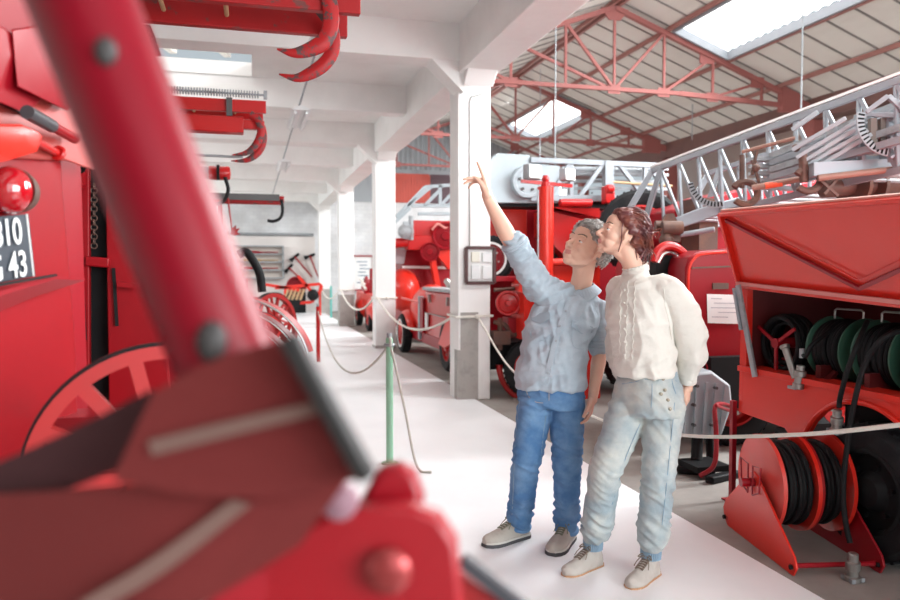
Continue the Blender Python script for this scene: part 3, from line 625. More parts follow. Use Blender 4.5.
m = MB(); m.pris3([gw(u, v, 6.5) for u, v in ((667, 214), (674, 213), (682, 232), (680, 242), (668, 240), (660, 228))], _f * .08); m.cyl(gw(662, 228, 6.4), gw(682, 228, 6.4), .06); m.cyl(gw(655, 226, 6.5), gw(668, 226, 6.5), .045); m.ball(gw(666, 240, 6.4), .06); part('ladder_pivot', m, RUST, E_)

# ---------------- D: turntable ladder truck between the first column and the couple
D = thing('turntable_ladder_truck', 'red turntable ladder truck behind the couple with a pale grey ladder on top', 'truck', (4.0, 8.3, 0))
yd = 8.0; dy = lambda u, v, y=8.0: gy(u, v, y)
m = MB(); m.pris3([dy(u, v) for u, v in ((486, 203), (486, 165), (498, 153), (530, 155), (530, 162), (560, 166), (560, 203))], (0, .12, 0)); gb = part('gear_case', m, PALE, D, bev=.01)
m = MB(); c = dy(527, 182, 7.97); m.lathe([(.0, .02), (.13, .02), (.14, .03), (.175, .03), (.185, .0), (.185, -.03), (.0, -.03)], c, -YA, 44); wd_ = part('cable_wheel', m, PALE, D)
m = MB()
for k in range(5): t = 2 * pi * k / 5 + .3; m.cyl(c + V((cos(t) * .1, -.035, sin(t) * .1)), c + V((cos(t) * .1, -.0, sin(t) * .1)), .018, 8)
part('wheel_nut', m, DGREY, wd_)
m = MB(); 
for off in (0, .55):
    a0, a1, b0, b1 = dy(530, 198, yd + off), dy(665, 199, yd + off), dy(530, 160, yd + off), dy(665, 166, yd + off)
    m.bar(a0, a1, .06, .07); m.bar(b0, b1, .06, .06)
    P8 = lambda u, v: dy(u, v, yd + off)
    for a, b in (((550, 197), (571, 161)), ((571, 161), (571, 198)), ((580, 196), (604, 162)), ((618, 163), (640, 192)), ((645, 164), (645, 198)), ((645, 165), (665, 185))): m.bar(P8(*a), P8(*b), .045, .05)
    m.bar(P8(608, 161), P8(608, 200), .09, .11)
part('ladder_truss', m, SILV, D, bev=.004)
m = MB()
for k, z in enumerate((168, 174, 181, 188)): m.bar(dy(562, z, yd + .2), dy(668, z + 1, yd + .2), .03, .035)
for k in range(9): m.bar(dy(570 + k * 11, 193, yd + .2), dy(570 + k * 11, 193, yd + .6), .02, .02)
m.bar(dy(530, 170, yd + .12), dy(660, 172, yd + .12), .02, .04); part('inner_ladder', m, SILVD, D)
m = MB(); m.cyl(dy(612, 182, yd - .03), dy(672, 186, yd - .03), .016); part('wooden_pole', m, WOOD, D)
m = MB(); m.box2(dy(486, 206, yd + .05), dy(600, 200, yd + .4)); part('turntable_dark_rail', m, BLACK, D)  # black bar for the dark line under the ladder
m = MB(); m.pris3([dy(u, v, 8.55) for u, v in ((488, 206), (527, 206), (527, 250), (488, 250))], (0, .3, 0)); part('front_panel', m, ORANGE, D, bev=.01)
m = MB(); m.pris3([dy(u, v, 8.05) for u, v in ((527, 206), (600, 208), (600, 218), (545, 206))], (0, .4, 0)); m.pris3([dy(u, v, 8.0) for u, v in ((545, 210), (602, 224), (600, 262), (572, 262), (556, 248), (545, 236))], (0, .35, 0)); part('boom_arm', m, RED, D, bev=.01)
m = MB(); m.pris3([dy(u, v, 8.8) for u, v in ((480, 206), (660, 206), (660, 350), (480, 350))], (0, .5, 0)); part('rear_body', m, CRIM, D)
m = MB(); m.cyl(dy(560, 203, 7.85), dy(591, 203, 7.85), .045); part('hydraulic_cylinder', m, RED, D)
m = MB(); m.box(dy(608, 195, 7.85), (.12, .12, .2)); m.cyl(dy(606, 189, 7.8), dy(613, 189, 7.8), .05); part('valve_block', m, RED, D, bev=.015)
m = MB(); 
for (u, v, r) in ((588, 235, .05), (552, 245, .03)): m.cyl(dy(u, v, 7.95), dy(u, v + 20, 7.95), r)
m.box2(dy(548, 262, 8.2), dy(566, 236, 8.34)); part('stowage_recess', m, BLACK, D)
wheel(D, dy(640, 232, 7.45), (-.45, -.9, .05), .46, .26, RED, name='spare_wheel')
# lower machinery between column and man
m = MB(); c = dy(508, 303, 7.75); m.lathe([(0, .05), (.03, .05), (.035, .01), (.10, .0), (.115, .03), (.135, .03), (.135, -.03), (0, -.03)], c, (-.2, -1, 0), 36); part('hose_drum', m, RED, D)
m = MB(); m.tube(bez([dy(494, 322, 7.8), dy(505, 325, 7.8), dy(512, 335, 7.8), dy(520, 333, 7.8)], 5), .025, 8); m.tube([dy(494, 290, 7.85), dy(520, 288, 7.85)], .02, 8); m.tube([dy(500, 318, 7.8), dy(500, 350, 7.8)], .03, 8); m.box2(dy(494, 345, 7.75), dy(506, 330, 7.9)); part('pipework', m, RUST, D)
m = MB(); m.box2(dy(508, 338, 7.8), dy(522, 316, 8.0)); m.box2(dy(494, 282, 7.9), dy(522, 276, 8.1)); m.cyl(dy(511, 312, 7.75), dy(522, 312, 7.75), .02); part('valve_block', m, CRIM, D, bev=.01)
m = MB(); m.box2((2.6, 8.0, .3), (7.0, 9.1, .6)); part('chassis', m, BLACK, D)
wheel(D, (3.02, 7.72, .335), (-.55, -.83, 0), .335, .19, RED)
m = MB(); m.torus((3.02, 7.72, .36), (-.55, -.83, 0), .40, .035, 30, 8, R(0), R(180), ref=(-.83, .55, 0)); part('fender', m, RED, D)
m = MB(); m.tube(bez([dy(521, 292, 7.5), dy(526, 276, 7.5), dy(538, 266, 7.5), dy(560, 262, 7.5), dy(600, 264, 7.5)], 6), .04, 10); m.pris3([dy(u, v, 7.55) for u, v in ((524, 340), (524, 284), (532, 272), (545, 266), (600, 266), (600, 425), (575, 425), (560, 345))], (0, .4, 0)); part('rear_fender', m, ORANGE, D)
wheel(D, (4.3, 7.75, .42), -YA, .42, .22, RED); wheel(D, (6.2, 7.9, .42), -YA, .42, .22, RED)
wheel(D, dy(491, 259, 8.38), (-.45, -.89, 0), .27, .17, CRIM, True, name='spare_wheel')
# floodlight mast
MA = thing('floodlight_mast', 'red telescopic floodlight mast with two square lamps in front of the ladder', 'lamp mast', dy(546, 262, 7.4))
m = MB(); mb_, mt_ = dy(545.5, 268, 7.4), dy(545.5, 187, 7.4); m.cyl(V((mb_.x, mb_.y, .3)), mt_, .085, 20); mp = part('mast', m, ORANGE, MA)
m = MB(); m.cyl(mt_, mt_ + ZA * .05, .05); m.cyl(mt_ + ZA * .05, mt_ + ZA * .12, .03); m.ball(mt_ + ZA * .08, .04, 12, 8); part('mast_head', m, RED, MA)
m = MB(); m.bar(dy(521, 181, 7.4), dy(572, 186, 7.4), .03, .035); part('cross_bar', m, RED, MA)
m = MB(); m.cyl(dy(538, 190, 7.31), dy(538, 262, 7.31), .01, 6); part('cable', m, SILVD, MA)
for (u, v, s) in ((532, 172, 1.2), (567, 175, 1.0)):
    c = dy(u, v, 7.4); m = MB(); q = M4.Rotation(.35, 3, 'Z'); m.box(c, (.15 * s, .09, .13 * s), q); l = part('floodlight', m, SILVD, MA, bev=.01)
    m = MB(); m.box(c + q @ V((0, -.05, 0)), (.13 * s, .012, .11 * s), q); part('lamp_glass', m, mat('lamp_glass', (.80, .80, .76), .15), l)
m = MB(); m.box((mb_.x, mb_.y, .15), (.3, .3, .3)); part('mast_base', m, CRIM, MA)

# ---------------- C: vintage engine beside the walkway and the ladder engine behind it
C1 = thing('vintage_fire_engine', 'small vintage red fire engine with rounded fenders between the columns', 'fire engine', (3.1, 11.4, 0))
cx = 2.68; fxc = lambda u, v, x=2.68: gx(u, v, x)
m = MB(); m.box2((cx, 9.75, .38), (3.6, 11.6, 1.1)); bx_ = part('locker_body', m, RED, C1, bev=.03)
m = MB(); m.box2((cx - .03, 9.7, 1.1), (3.62, 11.66, 1.15)); part('locker_top', m, SILVD, C1, bev=.01)
m = MB(); m.box((cx - .02, 11.2, .98), (.04, .06, .12)); m.box((cx - .02, 10.1, .98), (.04, .06, .12)); m.bar((cx - .02, 9.9, .75), (cx - .02, 11.5, .75), .02, .015); part('latch', m, STEEL, bx_)
m = MB(); m.box2((cx + .15, 11.6, .5), (3.5, 13.1, .90)); m.lathe([(0, 0), (.22, .02), (.28, .2), (.30, .8), (.30, 1.5)], (3.15, 13.2, .80), (0, -1, 0), 28); part('bonnet', m, RED, C1, bev=.03)
for y, r in ((12.35, .46), ):
    m = MB(); m.ball((cx + .30, y, .74), (.34, .80, .44), 28, 16); part('fender', m, ORANGE, C1)
m = MB(); m.ball((cx - .02, 12.8, .48), (.16, .42, .26), 24, 14); part('fender', m, ORANGE, C1)
wheel(C1, (cx - .10, 12.75, .33), -XA, .33, .16, RED, True); wheel(C1, (cx + .05, 10.15, .36), -XA, .36, .2, RED); wheel(C1, (cx + .35, 9.78, .36), -XA, .36, .2, RED)
m = MB(); m.box2((cx - .06, 11.75, .30), (cx + .02, 11.85, 1.0)); part('grab_post', m, PALE, C1, bev=.01)
m = MB(); m.cyl((cx - .05, 13.2, .92), (cx - .05, 11.8, .90), .022); part('side_rail', m, ORANGE, C1)
m = MB(); m.box2((cx - .05, 11.55, .42), (cx + .0, 11.75, .98)); m.box2((cx - .02, 9.9, .26), (3.5, 13.4, .42)); part('running_board', m, CRIM, C1, bev=.01)
m = MB(); m.box((cx - .03, 11.35, .62), (.02, .14, .26)); part('label_plate', m, PAPER, C1)
m = MB(); q = gx(440, 316, cx - .06); m.pris3([gx(u, v, cx - .25) for u, v in ((447, 316), (458, 312), (458, 340), (444, 348), (438, 344))], (.03, 0, 0)); m.ball(gx(452, 318, cx - .2), .06); part('tool_flap', m, ORANGE, C1)
m = MB()
for y in (9.9, 10.6, 11.2): m.cyl((3.0, y, 1.15), (3.0, y + .25, 1.24), .05); m.box((3.1, y + .1, 1.18), (.2, .12, .08))
part('valve', m, STEEL, C1)
C2 = thing('ladder_engine', 'crimson ladder engine with a white stripe behind the small vintage engine', 'fire engine', (4.2, 14.9, 0))
cy = lambda u, v, y=13.0: gy(u, v, y + 1.3)
m = MB(); m.pris3([cy(u, v) for u, v in ((404, 292), (401, 268), (406, 250), (412, 236), (440, 232), (520, 232), (520, 330), (404, 330))], (0, 1.6, 0)); part('cab_body', m, CRIM, C2, bev=.02)
m = MB(); m.bar(cy(402, 267, 12.98), cy(520, 269, 12.98), .02, .05); part('white_stripe', m, PAPER, C2)
m = MB(); m.pris3([cy(u, v, 12.97) for u, v in ((391, 263), (394, 246), (408, 240), (404, 264))], (0, .5, 0)); part('windscreen', m, mat('dusty_glass', (.45, .40, .42), .15, spec=.8), C2)
m = MB(); m.ball(cy(403, 290), (.32, .5, .42), 28, 16); part('fender', m, ORANGE, C2)
m = MB(); m.box2((3.0, 14.5, .3), (6.5, 15.9, .6)); part('chassis', m, BLACK, C2)
wheel(C2, (3.35, 14.28, .4), -YA, .4, .2, RED); wheel(C2, (5.6, 14.3, .4), -YA, .4, .2, RED)
m = MB(); m.cyl(cy(386, 244, 12.7), cy(432, 240, 12.7), .09); m.box2(cy(408, 250, 12.6), cy(432, 236, 12.9)); m.box2(cy(412, 236, 12.7), cy(458, 222, 13.0)); part('pump_housing', m, RED, C2, bev=.02)
for (u, v, r) in ((446, 236, .26), (430, 252, .18)):
    m = MB(); m.lathe([(0, .05), (r * .3, .05), (r * .35, .02), (r * .8, .01), (r * .9, .05), (r, .05), (r, -.12), (0, -.12)], cy(u, v, 12.55), (-.3, -1, 0), 32); part('hose_drum', m, CRIM, C2)
m = MB(); m.lathe([(0, .0), (.12, 0), (.14, .03), (.14, .08), (.10, .1), (.10, .16), (.13, .18), (.05, .24)], cy(408, 232, 12.6), (-.6, -.8, 0), 16); m.cyl(cy(411, 216, 12.6), cy(411, 240, 12.6), .05); m.box(cy(406, 226, 12.55), (.1, .1, .16)); part('gear_head', m, SILVD, C2)
m = MB(); m.bar(cy(432, 258, 12.7), cy(438, 290, 12.7), .16, .1); m.pris3([cy(u, v, 12.6) for u, v in ((434, 252), (460, 246), (460, 262), (450, 270))], (0, .2, 0)); part('bracket', m, ORANGE, C2)
m = MB(); m.tube(bez([cy(432, 230, 12.6), cy(438, 224, 12.55), cy(446, 228, 12.55), cy(452, 222, 12.55)], 5), .025, 8); part('hose_tail', m, mat('pinkish_hose', (.78, .32, .28), .6), C2)
m = MB()
for off in (0, .6):
    P9 = lambda u, v: cy(u, v, 12.8 + off)
    for a, b in (((396, 217), (425, 187)), ((425, 187), (480, 183)), ((412, 206), (480, 206)), ((418, 214), (480, 214)), ((440, 185), (440, 207)), ((408, 206), (432, 186)), ((440, 206), (460, 185)), ((424, 206), (440, 190)), ((391, 226), (410, 208)), ((448, 206), (466, 186))): m.bar(P9(*a), P9(*b), .06, .06)
part('ladder_truss', m, PALE, C2)
# ---------------- B: small red hand engine far down the aisle
Bt = thing('hand_engine', 'small orange red engine with a pump on top far down the aisle', 'fire engine', (2.9, 18.6, 0))
m = MB(); m.box2((2.74, 17.0, .42), (3.4, 20.0, .86)); part('box_body', m, ORANGE, Bt, bev=.03)
for y in (17.4, 19.2): wheel(Bt, (2.70, y, .33), -XA, .33, .14, RED)
m = MB(); m.ball((2.80, 17.3, .5), (.2, .5, .3), 20, 12); m.ball((2.80, 19.2, .5), (.2, .5, .3), 20, 12); part('fender', m, ORANGE, Bt)
m = MB(); m.cyl((2.85, 18.0, .86), (2.85, 18.0, 1.45), .06); m.cyl((2.7, 18.4, .9), (3.1, 18.4, 1.15), .12); m.torus((2.8, 18.6, 1.05), XA, .18, .04); m.ball((2.9, 18.9, 1.05), .14); part('hand_pump', m, CRIM, Bt)
m = MB(); m.tube(bez([(2.7, 18.0, .95), (2.65, 18.3, 1.1), (2.8, 18.6, .98), (2.7, 18.9, 1.2)], 6), .035, 8); part('canvas_hose', m, ROPE, Bt)
# ================================================================== LEFT SIDE
FG = mat('lever_paint', (.20, .001, .010), .36, spec=.25, var=.7, var_col=(.10, .02, .025), var_scale=14, thr=(.62, .72)); WEB = mat('strap_webbing', (.17, .014, .013), .85, bump=.5, bscale=500); WEBL = mat('strap_stripe', (.22, .12, .10), .9, bump=.5, bscale=500)
PL = thing('pump_lever', 'blurred close red lever tube wrapped in a striped webbing strap', 'lever', gw(250, 560, .62))
m = MB(); m.tube([gw(58, -60, .62), gw(222, 352, .62), gw(262, 470, .62)], [.0425, .0425, .0425], 36); part('tube', m, FG, PL)
for u_, v_, r_ in ((106, 52, .0085), (212, 342, .012)):
    m = MB(); m.ball(gw(u_, v_, .580), (r_, r_, r_ * 1.4), 14, 10); part('dark_spot', m, mat('dark_spot_grey', (.04, .035, .035), .6), PL)  # dark grey spots on the tube, built as small bumps
# webbing: upper wrap and long lower tail, both with a woven stripe
def band(pts_a, pts_b, th, nm, mt, P_):
    m = MB(); a = bez(pts_a, 6); b = bez(pts_b, 6); n = _f * th
    rg = [[p, q, q + n, p + n] for p, q in zip(a, b)]; m.rings(rg); return part(nm, m, mt, P_)
w1 = .57
up_ = lambda pts, w: [gw(u, v, w + dw) for (u, v, dw) in pts]
s1 = band(up_([(152, 394, .004), (200, 366, 0), (245, 350, -.004), (290, 338, -.01)], w1), up_([(112, 480, .004), (200, 496, 0), (285, 494, -.004), (362, 478, -.01)], w1), .006, 'strap', WEB, PL)
band(up_([(148, 441, -.001), (230, 421, -.008), (320, 401, -.016)], w1), up_([(152, 456, -.001), (234, 435, -.008), (324, 413, -.016)], w1), .003, 'stripe', WEBL, s1)
s2 = band(up_([(-20, 496, .03), (150, 486, .0), (300, 476, .0), (350, 476, .0)], w1 + .02), up_([(-20, 640, .03), (120, 640, .0), (210, 600, .0), (300, 545, .0)], w1 + .02), .006, 'strap', WEB, PL)
band(up_([(80, 602, .0), (150, 560, .0), (232, 500, .0)], w1 + .012), up_([(98, 612, .0), (165, 572, .0), (250, 506, .0)], w1 + .012), .003, 'stripe', WEBL, s2)
s3 = band(up_([(-20, 470, .05), (60, 435, .04), (150, 390, .03)], w1 + .02), up_([(-20, 500, .05), (60, 492, .04), (180, 440, .03)], w1 + .02), .006, 'strap', mat('strap_underside', (.05, .012, .014), .9), PL)
m = MB(); m.bar(gw(288, 336, w1 - .02), gw(368, 478, w1 - .02), .014, .020, _f); part('buckle', m, mat('buckle_black', (.02, .018, .018), .4), PL, bev=.003)
m = MB(); o = w1 + .045
m.pris3([gw(u, v, o) for u, v in ((190, 620), (250, 560), (330, 512), (410, 507), (440, 518), (458, 545), (464, 620))], _f * .03); part('bracket', m, mat('bracket_red', (.33, .003, .010), .4), PL, bev=.006)
m = MB(); m.pris3([gw(u, v, o + .04) for u, v in ((350, 520), (378, 470), (400, 465), (415, 475), (424, 500), (420, 530))], _f * .03); part('bracket_ear', m, CRIM, PL, bev=.006)
m = MB(); c = gw(388, 570, o - .004); m.lathe([(.019, 0), (.019, .004), (.015, .008), (.006, .010)], c, -_f, 24); part('bolt', m, mat('bolt_red', (.35, .05, .05), .25, metal=.5), PL)
m = MB(); m.pris3([gw(u, v, o + .09) for u, v in ((440, 640), (440, 560), (470, 580), (530, 620), (545, 640))], _f * .02); part('frame_plate', m, mat('frame_red', (.36, .010, .012), .5), PL, bev=.003)
m = MB(); m.bar(gw(462, 560, o + .085), gw(530, 614, o + .085), .012, .012, _f); part('edge_rubber', m, mat('edge_rubber', (.05, .05, .06), .5), PL)
m = MB(); m.lathe([(.008, 0), (.015, .006), (.014, .016), (.006, .02)], gw(342, 498, w1 + .04), -_f, 16); part('ratchet_pin', m, mat('pin_plum', (.30, .16, .20), .3), PL)
m = MB(); b0 = gw(250, 560, .64); m.bar(b0, V((b0.x, b0.y, .02)), .06, .06); m.bar(V((b0.x - .1, b0.y - .12, .02)), V((b0.x + .1, b0.y + .12, .02)), .08, .04); part('stand', m, CRIM, PL)

# ---------------- L1: near red vehicle with the plate
LX = -.45; _lA, _lB = gw(0, 270, 1.95), gw(66, 270, 2.18); _lN = (_lB - _lA).cross(V((0, 0, 1))).normalized(); _lN = _lN if _lN.dot(CAM - _lA) > 0 else -_lN
def lx(u, v, x=LX):
    d = _ray(u, v); return CAM + d * ((_lA + _lN * (x - LX) - CAM).dot(_lN) / d.dot(_lN))
L1 = thing('red_equipment_truck', 'red truck body at the left edge with number plate and tail lamp', 'truck', (-1.0, 2.0, 0))
m = MB(); m.pris3([lx(u, v) for u, v in ((20, 92), (48, 96), (52, 180), (66, 345), (76, 700), (-200, 700), (-200, 90))], _f * .06); part('rear_panel', m, LEFTR, L1, bev=.01)
m = MB(); m.pris3([lx(u, v, LX - .07) for u, v in ((44, 96), (70, 90), (75, 180), (90, 700), (66, 700), (52, 180))], _f * .04); part('corner_fold', m, CRIM, L1)
PY = 3.35; ly = lambda u, v, y=3.35: gy(u, v, y)
L2 = thing('hose_wagon', 'red wagon body with a narrow dark opening above a big spoked wheel', 'wagon', (-.6, 3.6, 0))
m = MB(); m.pris3([ly(u, v) for u, v in ((56, 184), (84, 172), (89, 160), (90, 560), (56, 560))], (0, .04, 0)); m.pris3([ly(u, v) for u, v in ((105, 150), (150, 150), (165, 330), (185, 560), (111, 560))], (0, .04, 0)); m.bar(ly(86, 261), ly(110, 263), .04, .05, XA)
m.bar(ly(70, 186, 3.33), ly(74, 560, 3.33), .03, .02); part('side_panel', m, LEFTR, L2, bev=.006)
m = MB(); m.pris3([ly(u, v, 3.42) for u, v in ((50, 150), (148, 150), (163, 330), (180, 560), (50, 560))], (0, .05, 0)); part('dark_interior', m, BLACK, L2)
m = MB(); m.bar(ly(81, 266, 3.34), ly(85, 340, 3.34), .014, .012, YA); m.bar(ly(113.5, 268, 3.34), ly(117, 326, 3.34), .012, .012, YA); part('slot', m, BLACK, L2)
m = MB()
for k in range(14): m.torus(ly(94, 186 + k * 4.6, 3.38), (0, 1, 0) if k % 2 else (1, 0, 0), .012, .003, 10, 5)
part('chain', m, RUST, L2)
m = MB(); m.bar(ly(118, 284, 3.30), ly(139, 286, 3.30), .03, .02); part('latch', m, LEFTR, L2)
m = MB(); m.pris3([ly(u, v, 3.3) for u, v in ((50, 165), (66, 200), (84, 184), (84, 172), (70, 180))], (0, .04, 0)); part('corner_gusset', m, LEFTR, L2)
m = MB(); m.box2((-1.0, 3.45, .5), (-.3, 4.3, 1.9)); part('body', m, CRIM, L2)
m = MB(); m.pris3([lx(u, v, LX + .08) for u, v in ((-40, 302), (0, 291), (56, 276), (56, 279), (0, 296), (-40, 312))], _f * .16); part('shelf_blade', m, CRIM, L1)
m = MB(); m.bar(lx(-40, 292, LX + .09), lx(56, 275, LX + .09), .008, .006); part('blade_edge', m, BLACK, L1)
# number plate
PLT = mat('plate_black', (.035, .045, .06), .4)
m = MB(); pc_ = [lx(u, v, LX + .012) for u, v in ((-40, 219), (27, 214), (34, 276), (-40, 290))]; m.pris3(pc_, _f * .008); plt = part('number_plate', m, PLT, L1, bev=.002)
m = MB(); m.bar(pc_[1] - _f * .002, pc_[2] - _f * .002, .004, .004); part('plate_edge', m, PAPER, plt)
def text_mesh(s, name, size, o, ux, uy, mt, P_, thick=.001, sx=1.0):
    cu = bpy.data.curves.new(name, 'FONT'); cu.body = s; cu.size = size; cu.extrude = thick; cu.align_x = 'RIGHT'; cu.offset = .0012
    tob = bpy.data.objects.new(name, cu); COL.objects.link(tob); dg = bpy.context.evaluated_depsgraph_get(); dg.update()
    me = bpy.data.meshes.new_from_object(tob.evaluated_get(dg)); bpy.data.objects.remove(tob)
    ux, uy = V(ux).normalized(), V(uy).normalized(); n = ux.cross(uy); off = wpos(P_)
    for v in me.vertices: v.co = V(o) + ux * v.co.x * sx + uy * v.co.y + n * v.co.z - off
    me.materials.append(mt); ob = bpy.data.objects.new(name, me); COL.objects.link(ob); ob.parent = P_; return ob
pux = lx(28, 246) - lx(0, 250); puy = lx(27, 214, LX) - lx(33, 278, LX)
PWH = mat('plate_white', (.72, .74, .74), .5)
text_mesh('810', 'plate_number', .098, lx(23, 243, LX + .016), pux, puy, PWH, plt, sx=.66)
text_mesh('G 43', 'plate_number', .098, lx(28.5, 275, LX + .016), pux, puy, PWH, plt, sx=.66)
# tail lamp, roller and rods
m = MB(); c = lx(10, 190, LX + .03); m.ball(c, (.055, .055, .062), 28, 18); part('tail_lamp', m, mat('red_lens', (.45, .004, .012), .08, spec=1, coat=1), L1)
m = MB(); m.lathe([(.052, -.03), (.060, 0), (.058, .006), (.05, 0)], c + _f * .02, -_f, 32, False); part('lamp_ring', m, RUST, L1)
m = MB(); m.pris3([lx(u, v, LX - .02) for u, v in ((-120, -60), (70, -60), (70, 60), (44, 74), (0, 101), (-120, 112))], _f * .05); part('upper_panel', m, CRIM, L1, bev=.004)
for q in ((14, 44), (30, 62)):
    m = MB(); m.bar(lx(q[0] - 40, q[1] + 6, LX + .03), lx(q[0], q[1], LX + .03), .02, .03); part('rail', m, LEFTR, L1)
m = MB(); m.pris3([lx(u, v, LX + .02) for u, v in ((-120, 112), (0, 100), (45, 72), (80, 90), (86, 168), (60, 158), (-120, 150))], _f * .06); part('slanted_top', m, mat('salmon_paint', (.48, .07, .06), .4), L1, bev=.005)
m = MB(); m.bar(lx(-30, 88, LX + .025), lx(28, 117, LX + .025), .004, .004); part('panel_gap', m, BLACK, L1)
m = MB(); m.pris3([lx(u, v, LX + .12) for u, v in ((-60, 122), (20, 122), (27, 130), (22, 146), (-10, 156), (-60, 162))], _f * .08); part('handle_bracket', m, ORANGE, L1, bev=.01)
m = MB(); m.cyl(lx(24, 135, LX + .09), lx(57, 153, LX + .03), .011, 14); m.torus(lx(58, 153, LX + .03), (.3, 1, -.3), .016, .007, 20, 8); part('handle_rod', m, RED, L1)
m = MB(); m.cyl(lx(27, 112, LX + .12), lx(52, 126, LX + .08), .018, 24); rl = part('roller', m, mat('roller_black', (.05, .05, .055), .45), L1); m = MB(); m.cyl(lx(52, 126, LX + .08), lx(75, 139, LX + .05), .014, 16); part('roller_shaft', m, LEFTR, L1)
m = MB(); m.box2((-1.9, 1.9, 0), (-.85, 2.3, 1.1)); part('chassis', m, CRIM, L1)
for (u, v) in ((-40, 30), (10, 28)):
    m = MB(); m.pris3([lx(u_, v_, LX + .1) for u_, v_ in ((u, v), (u + 40, v - 6), (u + 46, v + 22), (u + 6, v + 60))], _f * .25); part('stowed_box', m, CRIM, L1, bev=.008)
def spoke_wheel(P_, c, ax, Rr, n=12, wd=.07, rim=ORANGE, tyre=BLACK, name='spoked_wheel'):
    c, ax = V(c), V(ax).normalized(); a = ax.orthogonal().normalized(); b = ax.cross(a); h = wd / 2
    m = MB(); m.lathe([(Rr * .88, -h), (Rr * .98, -h), (Rr * .98, h), (Rr * .88, h), (Rr * .88, -h)], c, ax, 64, False)
    for k in range(n):
        t = 2 * pi * k / n + .13; d = a * cos(t) + b * sin(t); m.bar(c + d * Rr * .12, c + d * Rr * .9, .032, .04, ax)
    w = part(name, m, rim, P_)
    m = MB(); m.lathe([(Rr * .98, -h * .9), (Rr, -h * .8), (Rr, h * .8), (Rr * .98, h * .9)], c, ax, 64, False); part('iron_tyre', m, tyre, w)
    m = MB(); m.lathe([(0, h * 3.4), (.045, h * 3.4), (.05, h * 2.6), (.07, h * 1.6), (.09, h * 1.2), (.09, -h * 1.2), (0, -h * 2)], c, ax, 24); part('hub', m, rim, w)
    return w
WR = mat('wheel_red', (.42, .012, .012), .45, var=.5, var_col=(.35, .02, .02), var_scale=8)
spoke_wheel(L2, (-.75, 3.75, .5), (.30, -.95, 0), .5, 12, .07, WR)
wc = gw(166, 472, 1.80); spoke_wheel(L1, wc, (.18, -.98, 0), .312, 14, .045, WR)
m = MB(); m.cyl(wc, wc + V((-.06, .6, 0)), .03); m.box2((wc.x - .75, wc.y + .45, 0), (wc.x + .02, wc.y + .6, wc.z + .06)); part('axle', m, CRIM, L1)
# ---------------- hook ladders carried by the vehicles on the left
def hook_ladder(nm_lb, y, z, xe, hooks, big=1.0, mt=WORN, extra=None):
    t = thing('hook_ladder', nm_lb, 'ladder', (-1.5, y, z)); 
    for s in (0, 1):
        m = MB(); m.bar((-3.2, y + s * .33 * big, z), (xe - s * .02, y + s * .33 * big, z), .045 * big, .11 * big); part('side_rail', m, mt, t, bev=.006)
    m = MB()
    for k in range(9): m.cyl((-3.0 + k * .36, y, z), (-3.0 + k * .36, y + .33 * big, z), .014, 8)
    part('rung', m, WOOD, t)
    for (hx, hz, r, yy) in hooks:
        c = V((hx, y + yy, hz)); m = MB(); pts = []; rs = []
        for k in range(19):
            a = R(88 - 205 * k / 18) if False else R(20 - 112 * k / 18); rad = r * (1 + .0 * k); pts.append(c + V((cos(a) * rad, 0, sin(a) * rad * 1.0))); rs.append(.030 * big * (1 if k < 9 else max(.18, 1 - (k - 9) / 10)))
        pts = [V((pts[0].x - r * .15, c.y, z)), V((pts[0].x + r * .0, c.y, z - .03))] + pts + [pts[-1] + V((-r * .55, 0, .03))]; rs = [.03 * big, .03 * big] + rs + [.004]
        m.tube(pts, rs, 10); part('hook', m, WORN, t)
    return t
zA = gy(340, 6, 4.4).z; zB = gy(250, 109, 7.0).z
HOOKM = mat('chipped_red_hook', (.36, .008, .010), .5, spec=.3, var=.9, var_col=(.06, .055, .055), var_scale=16, thr=(.5, .56), bump=.2, bscale=30)
def hook_curve(P_, y, pts, rp, wpx):
    m = MB(); q = bez([gy(u, v, y) for u, v in pts], 6); n = len(q); sc = wpx / 750 * y
    rr = [sc * rp[0] + 0 * k if k < n * .55 else sc * max(.06, rp[0] * (1 - ((k - n * .55) / (n * .45)) ** 1.6)) for k in range(n)]
    rings = []; pa = None
    for i, p in enumerate(q):
        t = (q[min(i + 1, n - 1)] - q[max(i - 1, 0)]).normalized(); a = YA.cross(t).normalized()
        rings.append([p + a * rr[i] * cos(w) + YA * rr[i] * .55 * sin(w) for w in [2 * pi * k / 12 for k in range(12)]])
    m.rings(rings); part('hook', m, HOOKM, P_)
h = hook_ladder('big red hook ladder at the top left with two large curved hooks', 4.4, zA + .03, gy(360, 10, 4.4).x, [], 1.35)
hook_curve(h, 4.35, [(322, -20), (329, 0), (331, 22), (325, 40), (311, 49), (294, 53), (277, 49)], (1,), 8)
hook_curve(h, 4.7, [(318, 5), (331, 25), (333, 48), (325, 63), (311, 73), (296, 78), (279, 74)], (1,), 6.8)
h = hook_ladder("bright red hook ladder with double hooks and a wire spring on top", 7.0, zB + .02, gy(266, 109, 7.0).x, [], 1.0, RED)
hook_curve(h, 6.93, [(250, 114), (258, 120), (261, 132), (256, 145), (246, 153), (232, 155)], (1,), 3.8)
hook_curve(h, 7.08, [(252, 118), (261, 126), (263, 140), (258, 152), (247, 160), (231, 161)], (1,), 3.8)
m = MB()
for k in range(60): m.torus((-1.3 + k * .0235, 7.0, zB + .13), XA, .028, .0065, 12, 5)
m.cyl((-1.35, 7.0, zB + .13), (.14, 7.0, zB + .13), .010); m.box((.15, 7.0, zB + .13), (.03, .05, .07)); part('spring', m, SILVD, h)
m = MB(); m.box((-.16, 7.0, zB + .0), (.05, .12, .16)); part('band', m, DGREY, h)
